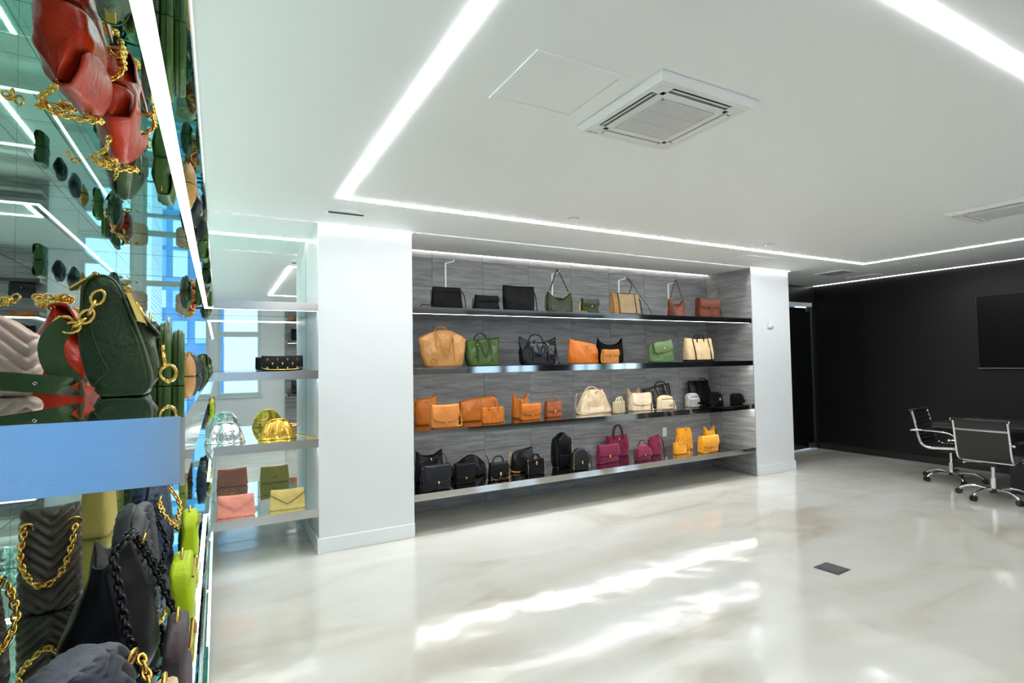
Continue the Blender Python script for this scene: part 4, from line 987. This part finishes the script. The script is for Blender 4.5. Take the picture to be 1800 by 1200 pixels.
# ------------------------------------------------------------------ bags of the left mirrored display (fronts face the room)
ZL1, ZL2, ZL3 = ZS[1]+.0015, ZS[2]+.0015, ZS[3]+.0015
GL2, GL3 = 'bags on the second left mirrored shelf', 'bags on the third left mirrored shelf'
HGRN = mat('pebbled_dark_green', (.026, .048, .012), .36, 0, .7, 300, .12, 12, detail=4, spec=.35); folds(HGRN, .5, 22, .010)
HGRN2 = K('strap_green', (.036, .066, .014), .40)
def green_hero():
    e = tag(empty('crossbody_bag', (-.158, 1.185, ZL1), PI/2+.10), 'dark green pebbled leather crossbody with gold chain nearest the viewer', 'bag', GL2)
    # cross section (y: front negative, z); the gusset faces the viewer at local -x... long axis is local x
    sec = [(-.040, .0), (-.048, .012), (-.049, .03), (-.041, .075), (-.030, .115), (-.016, .160), (-.002, .196), (.010, .209), (.024, .211), (.038, .203), (.045, .185), (.047, .150), (.049, .125), (.048, .095), (.044, .065), (.036, .032), (.026, .010), (.016, .0), (-.01, -.001)]
    P = [Vector((0, y, z)) for y, z in sec]; P = smoothpath(P+[P[0]], 4)[:-1]
    cy = sum(p.y for p in P)/len(P); cz = sum(p.z for p in P)/len(P)
    rings = []; L = .125
    xs = [-L-.006, -L-.004, -L, -L+.02, -L+.06, -.03, .03, L-.06, L-.02, L, L+.004, L+.006]; sc = [.86, .95, 1, 1.01, 1.05, 1.08, 1.08, 1.05, 1.01, 1, .95, .86]
    for xx, s_ in zip(xs, sc):
        rings.append([(xx - .010*max(0, (p.z-.1)/.1)*(1 if xx < 0 else -1)*-1, cy+(p.y-cy)*s_+.004*nz(xx*20, p.z*18, 2), max(0, cz+(p.z-cz)*s_) if s_ >= 1 else max(.001, cz+(p.z-cz)*s_)) for p in P])
    MB().loft(rings).build('body', HGRN, e, smooth=True)
    for xx in (-L-.0015, L+.0015): MB().tube([(xx, cy+(p.y-cy)*.985, .0015+cz+(p.z-cz)*.985) for p in P], .0022, 6, True).build('seam_piping', HGRN2, e, smooth=True)
    # gusset crease seam on the near end
    MB().tube(smoothpath([(-L-.007, .036, .150), (-L-.0075, .030, .105), (-L-.008, .016, .062), (-L-.008, .010, .045), (-L-.008, .022, .030), (-L-.007, .030, .018)], 6), .0012, 5).build('crease_seam', HGRN2, e, smooth=True)
    # front zipper along the front edge, flap and pocket
    TEETH = mat('zip_teeth', (.30, .24, .15), .4, .6)
    MB().ribbon(smoothpath([(-L+.006, -.010, .176), (-L+.004, -.028, .128), (-L+.004, -.043, .080), (-L+.006, -.053, .035), (-L+.012, -.050, .012)], 6), .007, .003, (0, -1, .3)).build('side_zipper', TEETH, e)
    fp = MB().loft([[(xx, -.030-.012*k, .150), (xx, -.041-.012*k, .112), (xx, -.052-.012*k, .062), (xx, -.055-.010*k, .022), (xx, -.046, .008), (xx, -.036, .03), (xx, -.02, .14)] for xx, k in ((-L+.018, .3), (-L+.04, 1), (0, 1.3), (L-.04, 1), (L-.018, .3))]).build('front_pocket', HGRN, e, smooth=True, subsurf=1)
    MB().loft([[(xx, .000, .205), (xx, -.024, .172), (xx, -.040-.006*k, .138), (xx, -.058-.012*k, .112), (xx, -.053-.012*k, .110), (xx, -.034, .135), (xx, -.018, .166), (xx, .006, .199)] for xx, k in ((-L+.012, .4), (-L+.05, 1), (0, 1.2), (L-.05, 1), (L-.012, .4))]).build('front_flap', HGRN, e, smooth=True, subsurf=1)
    # gold zip pulls on the near front edge
    zp = MB().loft([[(-L-.001, -.012, .186), (-L-.001, -.022, .182), (-L-.006, -.022, .182), (-L-.006, -.012, .186)], [(-L-.001, -.030, .132), (-L-.001, -.044, .128), (-L-.006, -.044, .128), (-L-.006, -.030, .132)]]).build('zip_pull', GOLD, e, bevel=.0015)
    MB().torus((-L-.004, -.039, .124), .006, .002, (1, 0, 0), 4, 5).sphere((-L-.004, -.015, .190), .007).build('pull_ends', GOLD, zp)
    MB().tube([(-L+.02, -.026, .168), (-L+.03, -.046, .128)], .0055, 8).build('zip_pull', GOLD, e, smooth=True)
    # clip hanging at the front
    cl = MB().torus((-L+.05, -.068, .098), .010, .003, (1, 0, 0), 12, 6).box(-L+.046, -L+.054, -.072, -.064, .074, .092).tube([(-L+.05, -.068, .076), (-L+.05, -.072, .052)], .0045, 8).torus((-L+.05, -.077, .038), .013, .0038, (1, 0, 0), 16, 6, 1.2, (0, 0, 1)).build('trigger_clip', GOLD, e, smooth=True)
    # top zipper bar
    MB().box(-L+.01, L-.01, .012, .030, .2115, .2145).build('top_zip', GOLD, e, bevel=.001)
    MB().loft([[(-L-.004, .026, .218), (-L+.03, .026, .218), (-L+.03, .026, .214), (-L-.004, .026, .214)], [(-L-.004, .062, .188), (-L+.022, .062, .188), (-L+.022, .062, .183), (-L-.004, .062, .183)]]).build('top_pull', GOLD, e, bevel=.0015)
    # D ring and chain on the near gusset
    X = -L-.010
    MB().torus((X, .016, .186), .0125, .0026, (1, .0, 0), 16, 6).build('d_ring', GOLD, e, smooth=True)
    MB().ribbon([(X+.003, .016, .205), (X, .016, .192), (X+.002, .016, .180)], .014, .003, (1, 0, 0)).build('ring_tab', HGRN2, e)
    MB().torus((X-.002, .010, .168), .0072, .0022, (1, 0, 0), 14, 6).build('snap_button', GOLD, e, smooth=True)
    ch = MB()
    pts = [Vector(p) for p in ((X-.004, .020, .180), (X-.010, .027, .162), (X-.014, .033, .144), (X-.014, .042, .130), (X-.010, .052, .120), (X-.006, .064, .116))]
    for i in range(len(pts)-1):
        t = (pts[i+1]-pts[i]).normalized(); a = Vector((1, 0, 0)) if i % 2 == 0 else t.cross(Vector((1, 0, 0))).normalized()
        ch.torus((pts[i]+pts[i+1])/2, .0085, .0028, a, 14, 6, 1.55, t)
    ch.torus((X-.006, .066, .124), .013, .0026, (1, .2, .2), 16, 6)
    ch.build('chain', GOLD, e, smooth=True); e.scale = (.92, .95, .92)
    # wide strap: from the chain down behind the bag, across the shelf to the left
    st = smoothpath([(X-.008, .060, .124), (X-.010, .074, .110), (X-.010, .082, .085), (X-.008, .076, .055), (X-.005, .062, .034), (X-.014, .050, .022), (X-.030, .042, .020)], 7)
    MB().ribbon(st, .032, .0035, [(1, .25, .1)]*len(st)).build('strap', HGRN2, e)
    s2 = smoothpath([(X-.012, .040, .019), (X-.035, .075, .024), (X-.040, .13, .032), (X-.038, .20, .037), (X-.02, .28, .034), (X+.02, .34, .024)], 7)
    so = MB().ribbon(s2, .030, .0035, [(1, .15, .35)]*len(s2)).build('strap_tail', HGRN2, e)
    holes = MB()
    for i in (10, 17, 24, 31): p = s2[i]; holes.torus((p.x-.003, p.y, p.z), .0022, .0009, (1, 0, .3), 8, 4)
    holes.build('eyelets', SIL, so)
    MB().ribbon([(X-.014, .030, .010), (X-.022, .040, .016), (X-.030, .048, .026)], .016, .003, (1, .2, .3)).build('strap_end', K('scarlet', (.55, .045, .012), .36), e)
green_hero()
RED = K('red', (.40, .022, .004), .30); PINKC = mat('blush_quilted', (.74, .50, .38), .4); OLIV2 = K('olive_deep', (.045, .070, .028), .36)
def quilted(name, lab, x, y, z, w_, d_, h_, m, rz, grp, e_=2.6, top='dome', dt=.55, chev=True, chain=None, freq=46, amp=.006, flapped=False, wt=.92):
    """padded bag with chevron quilting modelled as ridges in the body mesh"""
    e = tag(empty(name, (x, y, z), rz), lab, 'bag', grp)
    T = TOPS[top]; N, M = 120, 44; rings = []
    for j in range(M+1):
        t = j/M; a = w_/2*(1+(wt-1)*t); b_ = d_/2*(dt+(1-dt)*(1-t**1.8))
        if t < .08: k = .82+.18*math.sqrt(t/.08); a *= k; b_ *= k
        if t > .94: k = 1-.5*((t-.94)/.06)**2; b_ *= k
        ring = []
        for i in range(N):
            an = 2*PI*i/N; c, s_ = math.cos(an), math.sin(an); cx = math.copysign(abs(c)**(2/e_), c); sy = math.copysign(abs(s_)**(2/e_), s_)
            zz = t*h_*T(cx); xx = a*cx; per = .024
            q = abs(math.sin(PI*((zz + (abs((xx/per/2.2) % 2-1)*per*2.2 if chev else xx*.0))/per)))**.5
            off = amp*(q-.6)
            ring.append((xx*(1+off/a), b_*sy+off*sy*2, zz+.0))
        rings.append(ring)
    MB().loft(rings).build('body', m, e, smooth=True)
    if chain:
        hwm = chain
        for yy in (-d_*.28, d_*.28):
            ch = MB(); ch.chain(smoothpath([(-w_*.38, yy, h_*.86*T(.8)), (-w_*.44, yy-.02, h_*.55), (-w_*.25, yy-d_*.45, h_*.35), (0, -d_*.62 if yy < 0 else d_*.62, h_*.30), (w_*.25, yy-d_*.4, h_*.5), (w_*.40, yy-.01, h_*.86*T(.8))], 7), .017, .003, 10, 5)
            ch.build('chain', hwm, e, smooth=True)
        for sx in (-1, 1): MB().torus((sx*w_*.36, -d_*.30, h_*.84*T(.75)), .012, .0035, (0, 1, .3), 16, 6).build('eyelet', GOLD, e, smooth=True)
    else:
        clasp(e, (0, -d_*.5*dt-.012, h_*.7), .014)
    return e
def left_bags():
    # second shelf, behind the green bag
    quilted('camera_bag', 'blush pink quilted box bag at the left edge on the second mirrored shelf', -.408, 1.285, ZL1, .24, .11, .150, PINKC, .10, GL2, 4.0, 'dome', .9, True, None, amp=.006, wt=.97)
    bag_ = tag(empty('top_handle_bag', (-.475, 1.27, ZL1+.155)), 'small gold ring handle standing on the blush quilted bag', 'handle') if False else None
    for i, (x, y, lab) in enumerate(((-.338, 1.76, 'red leather bag with gold chain right behind the green crossbody'), (-.300, 2.17, 'second red leather bag with gold chain farther along the mirrored shelf'))):
        e = tag(empty('shoulder_bag', (x, y, ZL1), PI/2), lab, 'bag', GL2)
        b = Body(.34, .13, .19, 3.0, .84, .30, 'lump' if i else 'slant', .018, 31+i*7, .02); b.build(RED, e)
        flap(e, RED, b, .55, 'round', 1.0, .006)
        MB().chain(smoothpath([(-.13, 0, .16), (-.12, .01, .20), (-.05, .05, .205), (.04, .04, .205), (.09, -.05, .19), (.13, 0, .15), (.17, 0, .08), (.12, -.09, .02), (0, -.10, .012)], 7), .020, .0035, 10, 5).build('chain', GOLD, e, smooth=True)
        q = MB(); random.seed(3+i)
        for k in range(14): q.torus((-.06+.03*random.random(), .02+.10*random.random()*(1 if k % 2 else -.3), .205+.02*random.random()), .011, .003, (random.random()-.5, random.random()-.5, random.random()-.5), 10, 5)
        q.build('chain_heap', GOLD, e, smooth=True)
    bag('hobo', 'olive folded shoulder bag with gold chain beyond the red bags', -.345, 2.56, ZL1-.0015, .32, .13, .20, OLIV2, PI/2, GL2, fit=False, top='lump', fold=.5, wr=.016, chain=True, strap=-1)
    e = tag(empty('backpack', (-.125, 1.665, ZL1), PI/2+.05), 'green dome-shaped mini backpack behind the green crossbody', 'bag', GL2)
    for i, (y0, y1, s_) in enumerate(((.012, .050, 1.0), (-.018, .010, .97), (-.046, -.020, .86))):
        def sec(yy, k): return [(.105*k*q[0], yy, .163*k*q[1]) for q in [(-1, 0), (-1, .3), (-.97, .55), (-.86, .78), (-.62, .94), (-.3, .995), (0, 1.0), (.3, .995), (.62, .94), (.86, .78), (.97, .55), (1, .3), (1, 0)]]
        MB().loft([sec(y0, s_*.96), sec(y0+.004, s_), sec(y1-.004, s_), sec(y1, s_*.96)]).build('compartment', GRN if i else OLV, e, smooth=True, autosm=.9)
        MB().tube(sec((y0+y1)/2, s_*1.005), .003, 6).build('zip_line', HGRN2, e, smooth=True)
    MB().torus((0, .03, .165), .020, .003, (0, 1, 0), 16, 6).build('ring_handle', GOLD, e, smooth=True); MB().torus((0, -.01, .160), .014, .003, (0, 1, 0), 16, 6).build('ring_handle', GOLD, e, smooth=True)
    arr = [('flap', 'small olive bag with gold top behind the tan puffy bag', -.21, 2.70, .18, .07, .150, GRN), ('hobo', 'tan puffy clutch halfway along the second mirrored shelf', -.135, 3.02, .20, .08, .115, TAN), ('hobo', 'black puffy clutch behind the tan puffy one', -.125, 3.35, .24, .09, .115, BLKG), ('hobo', 'low black ruched bag near the mirrored corner', -.115, 3.85, .24, .09, .095, BLKL), ('flap', 'small green bag with gold ring at the mirrored corner', -.10, 4.35, .18, .07, .120, GRN)]
    for st, lab, x, y, w_, d_, h_, m in arr: bag(st, lab, x, y, ZL1-.0015, w_, d_, h_, m, PI/2, GL2, fit=False, wr=.010, top='dome' if st == 'hobo' else 'flat', strap=0)
    # third shelf, seen from above below the blue shelf end
    VEL = mat('grey_blue_velvet', (.045, .050, .068), .6, sheen=.12, bump=.3, bscale=200); VELB = mat('navy_velvet', (.010, .022, .060), .6, sheen=.1); TAU = mat('taupe_velvet', (.075, .055, .034), .45, sheen=.1); GRYV = mat('graphite_velvet', (.022, .022, .026), .5, sheen=.1)
    BCH = mat('black_chain', (.02, .02, .022), .25, .8)
    quilted('shoulder_bag', 'slate velvet quilted bag with gold chain at the bottom left corner', -.175, .93, ZL2, .26, .10, .185, VEL, PI/2-.35, GL3, chain=GOLD, amp=.010)
    e = tag(empty('bucket_bag', (-.180, 1.30, ZL2), PI/2-.15), 'black bucket bag with black chains standing on the third mirrored shelf', 'bag', GL3)
    b = Body(.24, .15, .245, 2.6, .55, .32, 'bunch', .010, 77, .04); b.build(mat('deep_black_nappa', (.003, .003, .004), .42, spec=.15, bump=.3, bscale=40), e)
    for sx in (-1, 1): q = MB(); q.chain(smoothpath([(sx*.06, -.02, .23), (sx*.09, -.04, .17), (sx*.115, -.06, .10), (sx*.11, -.085, .03), (sx*.05, -.10, .008)], 7), .018, .0035, 10, 5); q.build('chain', BCH, e, smooth=True)
    q = MB(); q.chain(smoothpath([(-.06, -.02, .235), (-.02, -.035, .25), (.03, -.03, .245), (.06, 0, .235)], 6), .018, .0035, 10, 5); q.build('chain', BCH, e, smooth=True)
    quilted('shoulder_bag', 'graphite quilted bag behind the black bucket bag', -.18, 1.63, ZL2, .26, .09, .235, GRYV, PI/2, GL3, chain=BCH, amp=.010)
    quilted('shoulder_bag', 'navy quilted bag farther back on the third mirrored shelf', -.185, 2.02, ZL2, .30, .11, .245, VELB, PI/2, GL3, chain=GOLD, amp=.010)
    quilted('shoulder_bag', 'taupe velvet quilted bag with gold chain at the left edge', -.41, 1.22, ZL2, .28, .12, .26, TAU, PI/2-.3, GL3, chain=GOLD, amp=.010)
    quilted('shoulder_bag', 'slim taupe quilted bag hanging gold chain below the blue shelf end', -.36, 1.72, ZL2, .12, .12, .24, TAU, .2, GL3, chain=GOLD, top='flat', amp=.009)
    LIM = K('lime', (.48, .62, .006), .42); PLM = mat('plum_ribbed', (.075, .050, .055), .6, bump=.6, bscale=80); STR = mat('straw_weave', (.45, .34, .07), .7, bump=.8, bscale=120); CORAL = mat('coral_croc', (.78, .33, .25), .5, bump=.8, bscale=90)
    for lab, m, x, y, w_, d_, h_, tp in (('lime yellow clutch at the shelf front below the blue shelf end', LIM, -.078, 1.98, .15, .05, .115, 'dome'), ('larger lime yellow pouch between black bucket and shelf front', LIM, -.075, 1.50, .18, .055, .120, 'round'), ('plum ribbed pouch with gold zip at the shelf front', PLM, -.062, 1.12, .15, .045, .125, 'dome'), ('pale cream pouch peeking in at the bottom edge', CRM, -.066, .90, .12, .045, .120, 'round'), ('straw woven bag behind the slim taupe bag', STR, -.37, 2.35, .22, .09, .22, 'flat'), ('coral croc bag at the bottom left edge', CORAL, -.45, .88, .20, .08, .16, 'dome'), ('lime yellow clutch near the mirror wall', LIM, -.55, 1.70, .15, .06, .12, 'dome')):
        e = bag('pouch', lab, x, y, ZL2-.0015, w_, d_, h_, m, PI/2, GL3, fit=False, top=tp, dt=.7, wt=.95, zip=True, wr=.004)
        arch(e, GOLD, .02, 0, h_*.92, h_*1.16, .003)
left_bags()
# ------------------------------------------------------------------ display on the wall behind the viewer (seen only in the mirrors)
def rear_display():
    x0, x1 = 1.18, 4.6
    S('wall_rear_tiles', 'grey tiled panel behind the rear shelves seen in the mirrors', 'wall', (x0, x1, YBK, YBK+.02, 0, HC), m=TILE)
    for i, z in enumerate((1.9245, 1.405, .873, .3435)):
        e = tag(empty('display_shelf', (0, 0, z)), '%s shelf of the rear display seen in the mirrors' % ORD[i], 'shelf')
        MB().box(x0, x1, YBK+.021, YBK+.45, -.05, 0).build('board', DARKMIRROR, e); MB().box(x0, x1, YBK+.45, YBK+.453, -.055, 0).build('front_edge', STEEL, e)
        l = MB().box(x0+.01, x1-.01, YBK+.42, YBK+.44, z-.056, z-.0505).build('led_strip', LEDM_SHELF); tag(l, 'light strip under the %s rear shelf seen in the mirrors' % ORD[i], 'light strip')
    n = 0
    for z, c, nm, st in ((1.9245, BLKL, 'black', 'tote'), (1.405, ORG, 'orange', 'bucket'), (.873, CHAR, 'charcoal', 'flap')):
        for i, x in enumerate((1.45, 2.05, 2.75, 3.5, 4.2)):
            bag(st, '%s bag, %s from the windows, on the %s rear shelf seen in the mirrors' % (nm, ['first', 'second', 'third', 'fourth', 'fifth'][i], {1.9245: 'top', 1.405: 'second', .873: 'third'}[z]), x, YBK+.14, z, .34, .13, .24, c, PI, 'bags on the rear display', fit=False)
rear_display()
